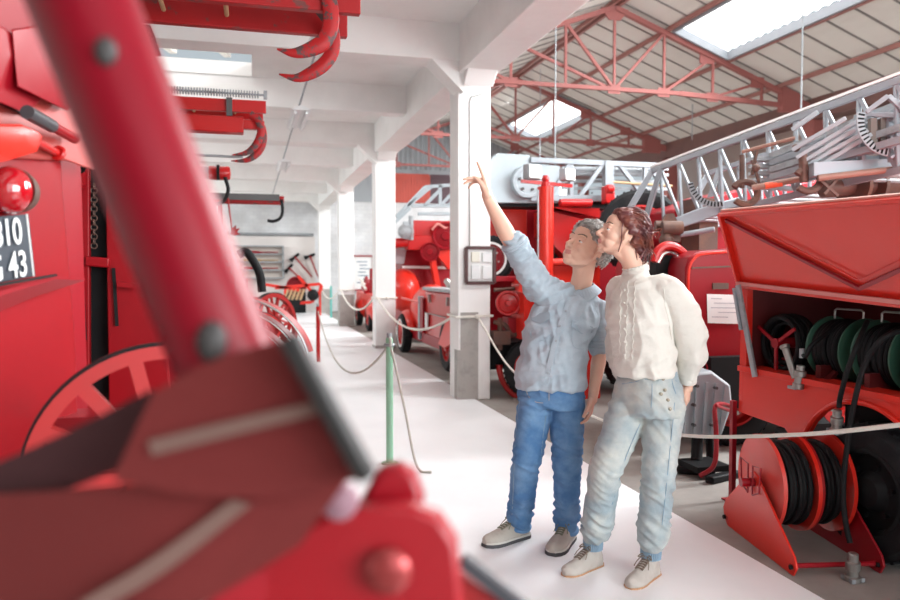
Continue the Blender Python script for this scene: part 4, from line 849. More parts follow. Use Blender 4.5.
m = MB(); m.box2((-2, 6.98, zB - .18), (.14, 7.05, zB - .1)); m.box2((-.6, 6.95, zB - .22), (-.04, 7.1, zB - .08)); part('lower_rail', m, RED, h, bev=.01)
m = MB(); m.cyl((-1.2, 7.0, zB - .42), (-.05, 7.0, zB - .43), .012, 8); part('spike', m, SILVD, h)
zC = gy(215, 173, 8.5).z
t = thing('suction_pipe', 'red pipe end with black hose tail hanging below the second hook ladder', 'pipe', (-1, 8.5, zC)); xc = gy(230, 173, 8.5).x
m = MB(); m.cyl((-3, 8.5, zC), (xc - .22, 8.5, zC), .065); part('pipe', m, SILVD, t); m = MB(); m.lathe([(.07, 0), (.075, .02), (.075, .2), (.065, .22), (.02, .23)], (xc - .22, 8.5, zC), XA, 20); part('pipe_end', m, RED, t)
m = MB(); m.tube(bez([(xc - .05, 8.42, zC - .05), (xc - .02, 8.42, zC - .2), (xc - .1, 8.42, zC - .33), (xc - .3, 8.42, zC - .33), (xc - .5, 8.42, zC - .2)], 6), .02, 8); m.box((xc - .12, 8.45, zC), (.03, .12, .15)); part('hose_tail', m, BLACK, t)
zD = gy(250, 199, 11.0).z
h = h2_ = hook_ladder('red beam with a black J hook, lowest and farthest of the overhanging ladders', 11.0, zD, gy(284, 200, 11.0).x, [], .9, WORN)
m = MB(); xe = gy(283, 200, 11.0).x; m.tube(bez([(xe - .02, 10.96, zD), (xe - .01, 10.96, zD - .17), (xe - .05, 10.96, zD - .27), (xe - .14, 10.96, zD - .31), (xe - .22, 10.96, zD - .30)], 6), .022, 8); part('hook', m, BLACK, h)
m = MB(); m.box2((-.6, 10.95, zD - .02), (xe - .05, 11.02, zD + .07)); part('cover_strip', m, DGREY, h)
# black block under the first ladder, and the carriers of the ladders (out of sight behind the lever)
t = thing('black_block', 'black wedge end sticking out below the big hook ladder', 'beam end', (-1, 5.2, 2.3)); m = MB(); m.pris3([gy(u, v, 5.2) for u, v in ((60, 22), (150, 24), (157, 46), (60, 48))], (0, .25, 0)); part('block', m, BLACK, t, bev=.01)
def cart(lb, y, x, wheels, ztop, grp='horse-drawn engines along the left', R_=.55, ax=(.75, -.66, 0), rim=WR):
    t = thing('horse_drawn_engine', lb, 'fire engine', (x - .8, y, 0), grp)
    m = MB(); m.box2((x - 2.2, y - .25, .55), (x - .25, y + .45, .9)); m.box2((x - 1.9, y - .2, .9), (x - .5, y + .4, 1.25)); part('body', m, CRIM, t, bev=.02)
    for (dx, dy_, rr) in wheels: spoke_wheel(t, (x + dx, y + dy_, rr), ax, rr, 12, .07, rim)
    m = MB(); m.cyl((x - 1.7, y, .5), (x - .2, y, .5), .035); part('axle', m, BLACK, t)
    for dx in (-1.6, -.7):
        m = MB(); m.bar((x + dx, y + .05, 1.2), (x + dx, y + .05, ztop), .06, .06); part('ladder_support', m, CRIM, t)
    return t
c1 = cart('horse drawn engine with a red spoked wheel just behind the blurred lever', 7.1, .05, [(0, 0, .52)], zB - .2)
c2 = cart('horse drawn engine with a spoked wheel behind the first one on the left', 11.0, .30, [(0, 0, .55)], zD - .05)
c3 = cart('horse drawn engine with spoked wheel nearest the tool wall on the left', 14.6, .45, [(0, 0, .50)], 1.6)
c4 = cart('horse drawn engine mostly hidden behind the lever tube on the left', 4.75, -.75, [(0, 0, .55)], zA - .05)
m = MB(); m.bar((-2.6, 8.5, .0), (-2.6, 8.5, zC - .06), .08, .08); m.bar((-1.9, 8.5, .0), (-1.9, 8.5, zC - .06), .08, .08); part('pipe_stand', m, CRIM, t := [o for o in bpy.data.objects if o.name == 'suction_pipe'][0])
m = MB(); m.bar((-1.6, 5.3, 0), (-1.6, 5.3, 3.0), .1, .1); m.bar((-1.6, 5.3, gy(100, 35, 5.2).z), (gy(100, 35, 5.2).x, 5.3, gy(100, 35, 5.2).z), .1, .1); part('post', m, BLACK, [o for o in bpy.data.objects if o.name == 'black_block'][0])
# curved mudguards with silver edges below the wheels, black suction hose above them
t = thing('mudguard_cart', 'red cart with silver-edged curved mudguards low beside the lever', 'cart', (-.1, 5.9, 0))
for k, (dx, dz) in enumerate(((0, 0), (.10, -.07), (.2, -.16))):
    c = gw(236 - k * 6, 372 + k * 12, 6.2); m = MB(); pts = [c + (_r * cos(R(a)) + _u * sin(R(a))) * .60 - _f * .0 for a in range(15, 100, 6)]
    rg = [[p, p + (p - c).normalized() * .02, p + (p - c).normalized() * .02 + _f * .22, p + _f * .22] for p in pts]; m.rings(rg); g = part('mudguard', m, RED, t)
    m = MB(); m.tube([p + (p - c).normalized() * .01 for p in pts], .011, 6); part('silver_edge', m, CHROME, g)
spoke_wheel(t, (-.35, 6.1, .5), (.8, -.6, 0), .5, 12, .07, WR); m = MB(); m.box2((-1.6, 5.9, .45), (-.5, 6.5, .8)); part('body', m, CRIM, t)
m = MB(); m.tube(bez([gy(238, 255, 8.2), gy(246, 252, 8.2), gy(254, 262, 8.2), gy(260, 275, 8.2), gy(262, 292, 8.2)], 6), .045, 12); part('suction_hose', m, BLACK, c1)
m = MB(); m.pris3([gy(u, v, 10.9) for u, v in ((232, 228), (236, 225), (236, 229), (240, 228), (237, 232), (240, 234), (234, 236), (230, 234))], (0, .05, 0)); q0 = gy(228, 205, 10.92); m.cyl(V((q0.x, 10.92, zD)), gy(232, 232, 10.92), .012); part('pennant', m, WORN, h2_)
# ---------------- back wall tools
yw = YB - .1; wy_ = lambda u, v, y=25.9: gy(u, v, y)
RK = thing('tool_rack', 'grey wall rack with shelves of nozzles left of the axes', 'rack', wy_(262, 278)); m = MB(); a, b = wy_(232, 246, 25.7), wy_(284, 278, 25.7)
m.box2((a.x, 25.86, b.z), (b.x, 25.92, a.z)); part('back', m, mat('rack_cream', (.72, .64, .58), .7), RK)
m = MB()
for k in range(5): z = b.z + (a.z - b.z) * k / 4; m.box2((a.x, 25.6, z - .02), (b.x, 25.9, z + .02))
m.box2((b.x - .05, 25.6, b.z), (b.x, 25.9, a.z)); part('shelf', m, SILVD, RK)
for k, (z, mt, lb) in enumerate(((.25, WORN, 'red branch pipe on the lowest shelf of the wall rack'), (.55, WOOD, 'wooden handled branch pipe on the middle shelf of the wall rack'), (.80, CRIM, 'red branch pipe on the upper shelf of the wall rack'))):
    m = MB(); zz = b.z + (a.z - b.z) * z + .06; zz = b.z + (a.z - b.z) * (0, .25, .5, .75)[k + 1 if k < 3 else 3] + .065; m.lathe([(.03, 0), (.045, .02), (.045, .5), (.025, .6), (.02, 1.1), (.035, 1.12)], (a.x + .35, 25.72, zz), XA, 12); single('branch_pipe', m, mt, lb, 'nozzle', 'branch pipes on the wall rack')
def axe(u0, v0, u1, v1, lb):
    p, q = wy_(u0, v0, 25.8), wy_(u1, v1, 25.8); t = thing('axe', lb, 'axe', q, 'axes on the far wall'); m = MB(); m.cyl(p, q, .028, 8); part('handle', m, WORN, t)
    d = (p - q).normalized(); s = YA.cross(d).normalized(); m = MB(); m.prism([(-.04, -.18), (.04, -.18), (.05, -.06), (.04, .06), (.08, .2), (-.08, .2), (-.04, .06), (-.05, -.06)], p, d, -s, (0, .05, 0)); part('axe_head', m, BLACK, t)
axe(295, 257, 312, 277, 'red handled axe on the far wall, middle of three'); axe(310, 256, 319, 279, 'red handled axe on the far wall, rightmost and most upright'); axe(289, 268, 309, 286, 'red handled axe on the far wall, lowest and most slanted')
t = thing('hose_bin', 'dark red half drum standing by the far wall below the axes', 'drum', wy_(296, 292, 25.2)); c = wy_(296, 286, 25.2); m = MB(); m.lathe([(0, 0), (.30, 0), (.32, .02), (.32, .3), (.29, .3), (.28, .04), (0, .04)], c, -YA, 30, False); part('drum', m, CRIM, t); m = MB(); m.box2((c.x - .3, 25.0, 0), (c.x + .3, 25.3, c.z - .2)); part('stand', m, BLACK, t)
t = thing('hand_barrow', 'red framed hand barrow with long shafts below the axes', 'barrow', wy_(305, 300, 23.5)); m = MB(); B2 = lambda u, v: gy(u, v, 23.5)
for a, b in (((275, 288), (320, 284)), ((320, 284), (322, 288)), ((322, 288), (312, 302)), ((312, 302), (300, 303)), ((298, 276), (312, 292)), ((262, 284), (300, 290))): m.bar(B2(*a), B2(*b), .07, .09)
m.bar((B2(320, 288).x, 23.5, 0), B2(320, 286), .06, .06); m.bar((B2(285, 288).x, 23.5, 0), B2(285, 288), .06, .06); part('frame', m, ORANGE, t); m = MB(); m.ball(B2(313, 295), .18); m.box2((B2(287, 288).x, 23.4, .25), (B2(300, 288).x, 23.8, .5)); part('load', m, BLACK, t)
m = MB()
for k in range(5): m.cyl(B2(284 + k * 4, 300), B2(288 + k * 4, 289), .04, 8)
part('tool_handles', m, WOOD, t)
PF = thing('framed_poster', 'red framed poster on the far white wall between the columns', 'picture', wy_(360, 290)); a, b = wy_(350, 290, 25.9), wy_(373, 256, 25.9); m = MB(); m.box2((a.x, 25.93, a.z), (b.x, 25.97, b.z)); part('print', m, PAPER, PF)
m = MB(); 
for p, q in (((a.x, a.z), (b.x, a.z)), ((a.x, b.z), (b.x, b.z)), ((a.x, a.z), (a.x, b.z)), ((b.x, a.z), (b.x, b.z))): m.bar((p[0], 25.92, p[1]), (q[0], 25.92, q[1]), .07, .05)
part('frame', m, CRIM, PF); m = MB()
for k in range(7): m.box((a.x + .42 + .05 * (k % 3), 25.925, b.z - .2 - k * .12), (.36 - .1 * (k % 2), .01, .03))
part('print_line', m, mat('print_blue', (.15, .22, .32), .7), PF)
# notice case on the first column
NC = thing('notice_case', 'dark framed notice case with pale switches on the first white column', 'notice case', (2.36, 7.79, 1.2)); nx = lambda u, v: gy(u, v, 7.79)
a, b = nx(466, 283), nx(494, 248); m = MB(); m.box2((a.x, 7.79, a.z), (b.x, 7.81, b.z)); part('back_board', m, PAPER, NC)
m = MB()
for p, q in (((a.x, a.z), (b.x, a.z)), ((a.x, b.z), (b.x, b.z)), ((a.x, a.z), (a.x, b.z)), ((b.x, a.z), (b.x, b.z))): m.bar((p[0], 7.78, p[1]), (q[0], 7.78, q[1]), .03, .035)
part('frame', m, mat('dark_mahogany', (.07, .02, .02), .5), NC)
for k, (u0, v0, u1, v1) in enumerate(((471, 262, 479, 252), (482, 262, 491, 253), (471, 279, 479, 265), (482, 279, 491, 266))): m = MB(); m.box2((nx(u0, v0).x, 7.765, nx(u0, v0).z), (nx(u1, v1).x, 7.79, nx(u1, v1).z)); part('switch_plate', m, mat('plate_cream', (.78, .76, .66) if k == 0 else (.76, .78, .78), .5), NC, bev=.003)
# ---------------- posts and ropes
GP = thing('stanchion', 'pale green rope post standing on the walkway left of the first column', 'post', (.97, 5.34, .012)); m = MB(); m.cyl((.97, 5.34, .012), (.97, 5.34, .93), .026, 16); part('post', m, GREEN, GP)
m = MB(); m.cyl((.97, 5.34, .93), (.97, 5.34, .965), .02); m.torus((.97, 5.34, .88), ZA, .03, .012, 20, 8); part('cap', m, SILVD, GP); m = MB(); m.cyl((.97, 5.34, .012), (.97, 5.34, .02), .06); part('foot', m, GREEN, GP)
RP = thing('stanchion', 'red rope post at the left edge of the walkway farther back', 'post', (1.0, 11.6, .012)); px = gy(318, 320, 11.6).x
m = MB(); m.cyl((px, 11.6, .012), (px, 11.6, .86), .03, 12); part('post', m, RED, RP); m = MB(); m.cyl((px, 11.6, .86), (px, 11.6, .90), .022); part('cap', m, SILVD, RP); RP.location.x = RP.location.x
TP = thing('stanchion', 'thin teal rope post far down the walkway near the back wall', 'post', (2.2, 22.3, .012)); m = MB(); tx = gy(331, 300, 22.3).x; m.cyl((tx, 22.3, .0), (tx, 22.3, .95), .03, 12); part('post', m, mat('teal_paint', (.10, .45, .40), .5), TP)
def rope(p, q, s, r, mt, lb, n=30, knots=True):
    m = MB(); pts = sag(p, q, s, n); m.tube(pts, r, 8); return single('rope', m, mt, lb, 'rope')
rope((.97, 5.31, .89), (px, 11.6, .80), .52, .010, ROPEG, 'grey rope sagging from the green post back to the red post')
m = MB(); m.tube(bez([V((.97, 5.33, .89)), V((1.0, 5.29, .75)), V((1.06, 5.2, .4)), V((1.10, 5.12, .12)), V((1.13, 5.05, .025)), V((1.2, 5.0, .022))], 8), .009, 8); m.torus((.97, 5.32, .9), XA, .03, .010, 16, 8); single('rope', m, ROPEG, 'grey rope end hanging from the green post down to the walkway', 'rope')
cf1 = V((2.36, 7.80, .93))
rope((2.2, 13.33, .93), (2.2, 8.12, .9), .33, .016, ROPE, 'white rope sagging between the first and second columns')
rope((2.2, 18.93, .93), (2.2, 13.62, .93), .36, .018, ROPE, 'white rope sagging between the second and third columns')
rope((2.2, 24.6, .93), (2.2, 19.2, .93), .33, .018, ROPE, 'white rope sagging farthest away before the back wall')
m = MB(); m.tube(bez([V((2.40, 7.80, .9)), V((2.36, 6.52, .47)), V((2.36, 4.77, .375)), gx(680, 435, 2.36), gx(790, 435, 2.36), gx(900, 425, 2.36), gx(960, 418, 2.36)], 10), .0095, 8); single('rope', m, ROPE, 'white rope running from the first column behind the couple to the right edge', 'rope')
for i, y in enumerate((7.98, 13.5, 19.1)):
    m = MB(); m.tube([(2.15, y - .19, .91), (2.56, y - .19, .92), (2.56, y + .19, .91), (2.15, y + .19, .92)], .013, 8, closed=True); m.ball((2.38, y - .20, .915), .028, 10, 8)
    single('rope', m, ROPE, ('white rope loop knotted round the first column', 'white rope loop knotted round the second column', 'white rope loop knotted round the third column')[i], 'rope')
# ================================================================== PEOPLE
SKIN = mat('skin', (.80, .50, .38), .5, spec=.35, var=.45, var_col=(.78, .42, .32), var_scale=9, thr=(.4, .7), bump=.05, bscale=120, sub=.12)
LIPS = mat('lips', (.66, .27, .23), .4)
EYEW = mat('eyeball', (.82, .80, .78), .15, spec=.7); IRIS = mat('iris', (.06, .045, .035), .15, spec=.8)
GREYH = mat('grey_hair', (.52, .50, .48), .6, var=.8, var_col=(.24, .22, .20), var_scale=30, thr=(.4, .6))
AUBH = mat('auburn_hair', (.11, .022, .026), .38, spec=.6, var=.7, var_col=(.30, .085, .04), var_scale=14, thr=(.4, .65))
BROWH = mat('eyebrow_hair', (.16, .12, .10), .7)
CHAMB = mat('chambray', (.42, .50, .57), .8, spec=.2, var=.6, var_col=(.58, .64, .69), var_scale=7, thr=(.4, .7), bump=.25, bscale=420)
CHAMBD = mat('chambray_seam', (.38, .46, .53), .8, spec=.2, bump=.25, bscale=420)
DENIM = mat('blue_denim', (.085, .20, .40), .85, spec=.2, var=.8, var_col=(.24, .40, .60), var_scale=5, thr=(.42, .68), bump=.3, bscale=350)
DENIML = mat('pale_denim', (.34, .42, .46), .85, spec=.2, var=.9, var_col=(.64, .64, .58), var_scale=4, thr=(.42, .66), bump=.3, bscale=350)
DENIMM = mat('mid_denim_rib', (.26, .37, .47), .85, spec=.2, bump=.3, bscale=350)
LINEN = mat('cream_linen', (.78, .75, .69), .85, spec=.2, var=.35, var_col=(.70, .66, .60), var_scale=6, bump=.25, bscale=300)
SUEDE = mat('grey_suede', (.46, .42, .37), .8, spec=.2, var=.4, var_col=(.56, .52, .47), var_scale=10, bump=.15, bscale=160)
SUEDE2 = mat('taupe_leather', (.47, .43, .39), .6, var=.4, var_col=(.58, .54, .50), var_scale=10, bump=.1, bscale=100)
SOLE = mat('dark_sole', (.07, .07, .075), .7); SOLEP = mat('pale_sole', (.60, .58, .54), .7); SOLET = mat('tan_sole', (.50, .28, .15), .6)
LACE = mat('olive_lace', (.20, .21, .14), .8); LACE2 = mat('brown_lace', (.22, .17, .13), .8)
BUTT = mat('pearl_button', (.35, .38, .42), .3); BRASS = mat('dull_brass', (.30, .26, .20), .4, metal=.7); THREAD = mat('tan_thread', (.55, .45, .33), .8)

def frame(fw, upv):
    fw = V(fw).normalized(); sd = V(upv).cross(fw).normalized(); u2 = fw.cross(sd); return fw, sd, u2      # forward, left, up
def blob(mb, c, rad, mtx=None, org=None, seg=20, rg=14):
    """ellipsoid in a local frame"""
    c = V(c)
    if mtx is not None: mb.ball(org + mtx @ c, rad, seg, rg, mtx)
    else: mb.ball(c, rad, seg, rg)
def chain(mb, pts, rs, seg=16, k=5):
    """tapered limb with round ends and round joints"""
    pts = [V(p) for p in pts]
    for i in range(len(pts) - 1):
        a, b = pts[i], pts[i + 1]; ra, rb = rs[i], rs[i + 1]; d = (b - a).normalized()
        P_ = []; Q = []
        for j in range(1, k): t = pi / 2 * (1 - j / k); P_.append(a - d * ra * sin(t)); Q.append(ra * cos(t))
        P_.append(a); Q.append(ra); P_.append(b); Q.append(rb)
        for j in range(1, k): t = pi / 2 * j / k; P_.append(b + d * rb * sin(t)); Q.append(rb * cos(t))
        mb.tube(P_, Q, seg)
def sec(c, s, f, a, b, n=36, e=2.3):
    c, s, f = V(c), V(s), V(f); out = []
    for k in range(n):
        t = 2 * pi * k / n; x, y = cos(t), sin(t)
        out.append(c + s * (a * math.copysign(abs(x) ** (2 / e), x)) + f * (b * math.copysign(abs(y) ** (2 / e), y)))
    return out
def loft(mb, secs, sub=5):
    """smooth loft through sections with Catmull-Rom between them"""
    q = [secs[0]] + secs + [secs[-1]]; rings = []
    for i in range(1, len(q) - 2):
        for k in range(sub):
            t = k / sub; r = []
            for a, b, c, d in zip(q[i - 1], q[i], q[i + 1], q[i + 2]):
                r.append(.5 * ((2 * b) + (c - a) * t + (2 * a - 5 * b + 4 * c - d) * t * t + (3 * b - a - 3 * c + d) * t ** 3))
            rings.append(r)
    rings.append(secs[-1]); mb.rings(rings)
def fuse(mb, name, mats, voxel, smooth=4, fold=None, parent=None, label=None, pick=None, base=None, fac=.5):
    """grow ONE skin over overlapping closed shapes, then press folds into it"""
    me = bpy.data.meshes.new(name); off = wpos(parent) if parent else (base or V((0, 0, 0)))
    me.from_pydata([tuple(p - off) for p in mb.v], [], mb.f); me.update()
    import bmesh
    b = bmesh.new(); b.from_mesh(me); bmesh.ops.remove_doubles(b, verts=b.verts, dist=1e-6); bmesh.ops.recalc_face_normals(b, faces=b.faces); b.to_mesh(me); b.free()
    o = bpy.data.objects.new(name, me); COL.objects.link(o)
    r = o.modifiers.new('r', 'REMESH'); r.mode = 'VOXEL'; r.voxel_size = voxel; r.use_smooth_shade = True
    if smooth: s = o.modifiers.new('s', 'SMOOTH'); s.iterations = smooth; s.factor = fac
    dg = bpy.context.evaluated_depsgraph_get(); dg.update()
    nm = bpy.data.meshes.new_from_object(o.evaluated_get(dg)); o.modifiers.clear(); o.data = nm; bpy.data.meshes.remove(me); nm.name = name
    if fold:
        nv = []
        for v in nm.vertices:
            p = v.co + off; nv.append(v.co + v.normal * fold(p, v.normal))
        for v, c in zip(nm.vertices, nv): v.co = c
    nm.materials.clear()
    for m_ in (mats if isinstance(mats, (list, tuple)) else [mats]): nm.materials.append(m_)
    for p in nm.polygons: p.use_smooth = True; p.material_index = pick(p.center + off) if pick else 0
    nm.update()
    if parent: o.parent = parent
    else: o.location = off
    if label: o['label'] = label
    return o
def ridge(p, k, seed=0):
    n = mnoise.noise(V((p[0] * k[0] + seed, p[1] * k[1] - seed, p[2] * k[2] + 2 * seed)))
    return 1 - 2.2 * abs(n)

def head(mb, O, fw, upv, neck_to, S=1.0, male=True):
    f, s, u = frame(fw, upv); M = M4((f, s, u)).transposed()
    B = lambda c, r: blob(mb, V(c) * S, tuple(k * S for k in r), M, O)
    B((-.014, 0, .030), (.098, .076, .086)); B((.022, 0, .000), (.068, .066, .088)); B((.026, 0, -.06), (.056, .054, .046))
    B((.066, 0, -.094), (.022, .026 if male else .02, .020)); B((.045, 0, .050), (.045, .055, .045))
    for q in (-1, 1):
        B((.046, q * .038, -.022), (.036, .028, .030)); B((.079, q * .026, .026), (.014, .026, .009))
        B((.046, q * .026, -.058), (.036, .032, .034)); chain(mb, [O + M @ (V(p) * S) for p in ((-.004, q * .058, -.030), (.010, q * .050, -.062), (.056, q * .022, -.090))], [.018 * S, .020 * S, .018 * S], 14)
        B((.0785, q * .031, .0105), (.010, .017, .006)); B((.078, q * .031, -.0065), (.010, .016, .005))
        B((.098, q * .0115, -.0335), (.011, .0085, .008))
        # ear: shell, rim, lobe
        e = M @ M4.Rotation(q * .30, 3, 'Z')
        mb.ball(O + M @ (V((-.006, q * .077, -.004)) * S), tuple(k * S for k in (.017, .007, .029)), 14, 10, e)
        mb.tube([O + M @ (V((-.006, q * .079, 0)) * S) + e @ (V((.019 * cos(t) - .002, q * .006, .031 * sin(t))) * S) for t in [k * pi / 10 - .5 for k in range(0, 15)]], .0048 * S, 8)
        B((.002, q * .076, -.034), (.008, .006, .009))
    mb.tube([O + M @ (V(p) * S) for p in ((.082, 0, .020), (.090, 0, .004), (.103, 0, -.014), (.114, 0, -.030), (.106, 0, -.038))], [.009 * S, .0085 * S, .010 * S, .0115 * S, .008 * S], 12)
    B((.080, 0, -.052), (.018, .028, .020)); B((.0905, 0, -.0565), (.008, .022, .0048)); B((.0885, 0, -.0665), (.008, .019, .005)); B((.078, 0, -.080), (.014, .024, .012))
    nr = .051 if male else .043
    chain(mb, [O + M @ (V((-.034, 0, -.04)) * S), neck_to], [nr, nr * 1.08], 22)
    chain(mb, [O + M @ (V((.0, 0, -.075)) * S), neck_to.lerp(O, .25)], [.026 * S, nr * .8], 18)
    return M
def face_bits(P_, O, M, S, male):
    for q in (-1, 1):
        m = MB(); c = O + M @ (V((.0725, q * .031, .002)) * S); m.ball(c, .0118 * S, 16, 12); e = part('eye', m, EYEW, P_)
        m = MB(); m.ball(c + M @ (V((.0090, 0, .004)) * S), (.0045 * S, .0062 * S, .0062 * S), 12, 8, M); part('iris', m, IRIS, e)
        m = MB()
        for k in range(26):
            t = k / 25; a = O + M @ (V((.0915 - .020 * t * t, q * (.012 + .036 * t), .030 + .006 * sin(t * 2.6) + random.uniform(-.0015, .0015))) * S)
            m.tube([a, a + M @ (V((.002, q * .008, .002)) * S)], [.0016 * S, .0004], 4)
        part('eyebrow', m, BROWH, P_)
def hand(mb, Wp, d, n, thumb_side, bends, S=1.0, spread=.0, thumb=(.6, .3, .2), base=None):
    """Wp wrist, d along the hand, n out of the palm, thumb_side +1/-1 relative to n x d; bends = per finger (index..little) three joint angles and a splay"""
    d = V(d).normalized(); n = (V(n) - d * V(n).dot(d)).normalized(); s = n.cross(d).normalized() * thumb_side
    A = lambda x, y, z: Wp + (d * x + s * y + n * z) * S
    mt = M4((d, s, n)).transposed()
    chain(mb, [Wp - d * .03 * S, A(.012, 0, 0)], [.026 * S, .027 * S]); 
    mb.ball(A(.045, 0, .001), (.050 * S, .040 * S, .0155 * S), 20, 12, mt); mb.ball(A(.070, .0, .000), (.028 * S, .041 * S, .0125 * S), 20, 12, mt)
    mb.ball(A(.032, .022, .010), (.034 * S, .017 * S, .016 * S), 16, 10, mt)
    lens = [(.043, .026, .021), (.047, .029, .022), (.044, .027, .021), (.035, .020, .018)]; ys = [.030, .0105, -.0095, -.029]; xs = [.085, .089, .085, .077]
    for k in range(4):
        b = bends[k]; ang = 0; sp = b[3] if len(b) > 3 else 0; p = A(xs[k] - .012, ys[k] * .95, 0); pts = [p]; q = A(xs[k], ys[k], 0); pts.append(q)
        for j in range(3):
            ang += b[j]; dd = (d * cos(sp) + s * sin(sp)) * cos(ang) + n * sin(ang); q = q + dd * lens[k][j] * S; pts.append(q)
        r = (.0088, .0090, .0086, .0076)[k] * S
        chain(mb, pts, [r * 1.05, r * 1.05, r * .98, r * .9, r * .78], 12, 4)
    a0, a1, a2 = thumb
    p = A(.018, .022, .006); d1 = (d * cos(a0) + s * sin(a0)).normalized(); q1 = p + (d1 + n * .25).normalized() * .042 * S
    d2 = (d * cos(a0 - a1) + s * sin(a0 - a1) + n * .3).normalized(); q2 = q1 + d2 * .032 * S; d3 = (d * cos(a0 - a1 - a2) + s * sin(a0 - a1 - a2) + n * .4).normalized(); q3 = q2 + d3 * .026 * S
    chain(mb, [p, q1, q2, q3], [.0155 * S, .012 * S, .0105 * S, .0088 * S], 12, 4)
    return s
def shoe(P_, toe, heel, top, mats, boot=False, lab=None, L=None):
    """upper with sole and laces as sub-parts"""
    up_m, sole_m, lace_m = mats; toe, heel = V(toe), V(heel); z0 = .012; d = toe - heel; d.z = 0; d.normalize(); L = L or .285; s = V((0, 0, 1)).cross(d)
    c0 = V((heel.x, heel.y, z0)); prof = [(0.0, .020, .050), (.05, .032, .070), (.2, .036, .086), (.36, .038, .084), (.52, .042, .068), (.68, .048, .052), (.82, .046, .042), (.93, .034, .034), (1.0, .014, .022)]
    w = .92 if boot else 1.05; secs = []
    th = .010 if boot else .022
    for t, hw, h in prof:
        hh = h + (.012 if boot and t < .3 else 0); r = []
        for k in range(28):
            a = 2 * pi * k / 28; x, y = cos(a), sin(a); zz = th + (y * hh if y > 0 else y * .012); bulge = 1 if y < .3 else 1 - .28 * ((y - .3) / .7) ** 2
            r.append(c0 + d * (t * L) + s * (x * hw * w * bulge) + V((0, 0, zz + .004 * (t > .9))))
        secs.append(r)
    m = MB(); loft(m, secs, 4)
    mb_top = c0 + d * (.2 * L) + V((0, 0, .075)); topp = V(top); chain(m, [mb_top, mb_top.lerp(topp, .9)], [.040 * w, .041 * w])
    if not boot:
        m.tube([c0 + d * (.2 * L) + V((0, 0, .098)) + (d * cos(t) * .052 + s * sin(t) * .040) + V((0, 0, .012 * -cos(t))) for t in [k * pi / 10 for k in range(20)]], .010, 10, closed=True)
    f = lambda p, n: .0014 * ridge(p, (40, 40, 25)) + .0008 * ridge(p, (90, 90, 90), 3)
    o = fuse(m, 'shoe', up_m, .0045, 3, f, P_, lab)
    m = MB(); ol = []
    for sd in (1, -1):
        seq = prof if sd == 1 else prof[::-1]
        for t, hw, h in seq: ol.append(c0 + d * (t * L * 1.03 - .006) + s * (sd * (hw * w + (.003 if boot else .006))))
    m.pris3([p for p in ol], V((0, 0, th * .75)))
    part('sole', m, sole_m, o, bev=.002)
    if boot:
        m = MB(); m.pris3([c0 + d * x + s * y for x, y in ((-.002, -.026), (.065, -.030), (.065, .030), (-.002, .026))], V((0, 0, .016))); part('heel', m, SOLET, o, bev=.003)
    else:
        m = MB(); m.pris3([p + V((0, 0, th * .75)) for p in [c0 + (q - c0) * .985 for q in ol]], V((0, 0, .010))); part('midsole', m, SOLEP, o, bev=.002)
    m = MB()
    n_l = 6
    for k in range(n_l):
        t = .34 + k * .055; q = 1 if k % 2 else -1
        def srf(t, y):
            j = 0
            while j < len(prof) - 2 and prof[j + 1][0] < t: j += 1
            a = (t - prof[j][0]) / (prof[j + 1][0] - prof[j][0]); h = prof[j][2] * (1 - a) + prof[j + 1][2] * a
            return c0 + d * (t * L) + s * y + V((0, 0, th + h + .004 - abs(y) * .28))
        m.tube([srf(t, -.02), srf(t + .012, -.006), srf(t + .02, .006), srf(t + .03, .02)], .0026, 6)
        m.tube([srf(t, .02), srf(t + .012, .006), srf(t + .02, -.006), srf(t + .03, -.02)], .0026, 6)
    b0 = srf(.36, 0) + V((0, 0, .006))
    for q in (-1, 1):
        m.tube(bez([b0, b0 + s * q * .022 + d * .008 + V((0, 0, .008)), b0 + s * q * .034 + d * .018 - V((0, 0, .006)), b0 + s * q * .018 + d * .012, b0], 5), .0024, 6)
        m.tube(bez([b0, b0 + s * q * .015 + d * .02, b0 + s * q * .03 + d * .035 - V((0, 0, .02)), b0 + s * q * .036 + d * .05 - V((0, 0, .04))], 5), .0022, 6)
    part('lace', m, lace_m, o)
    return o

UP = V((0, 0, 1)); CR = V((_r.x, _r.y, 0)).normalized(); CF = V((_f.x, _f.y, 0)).normalized()
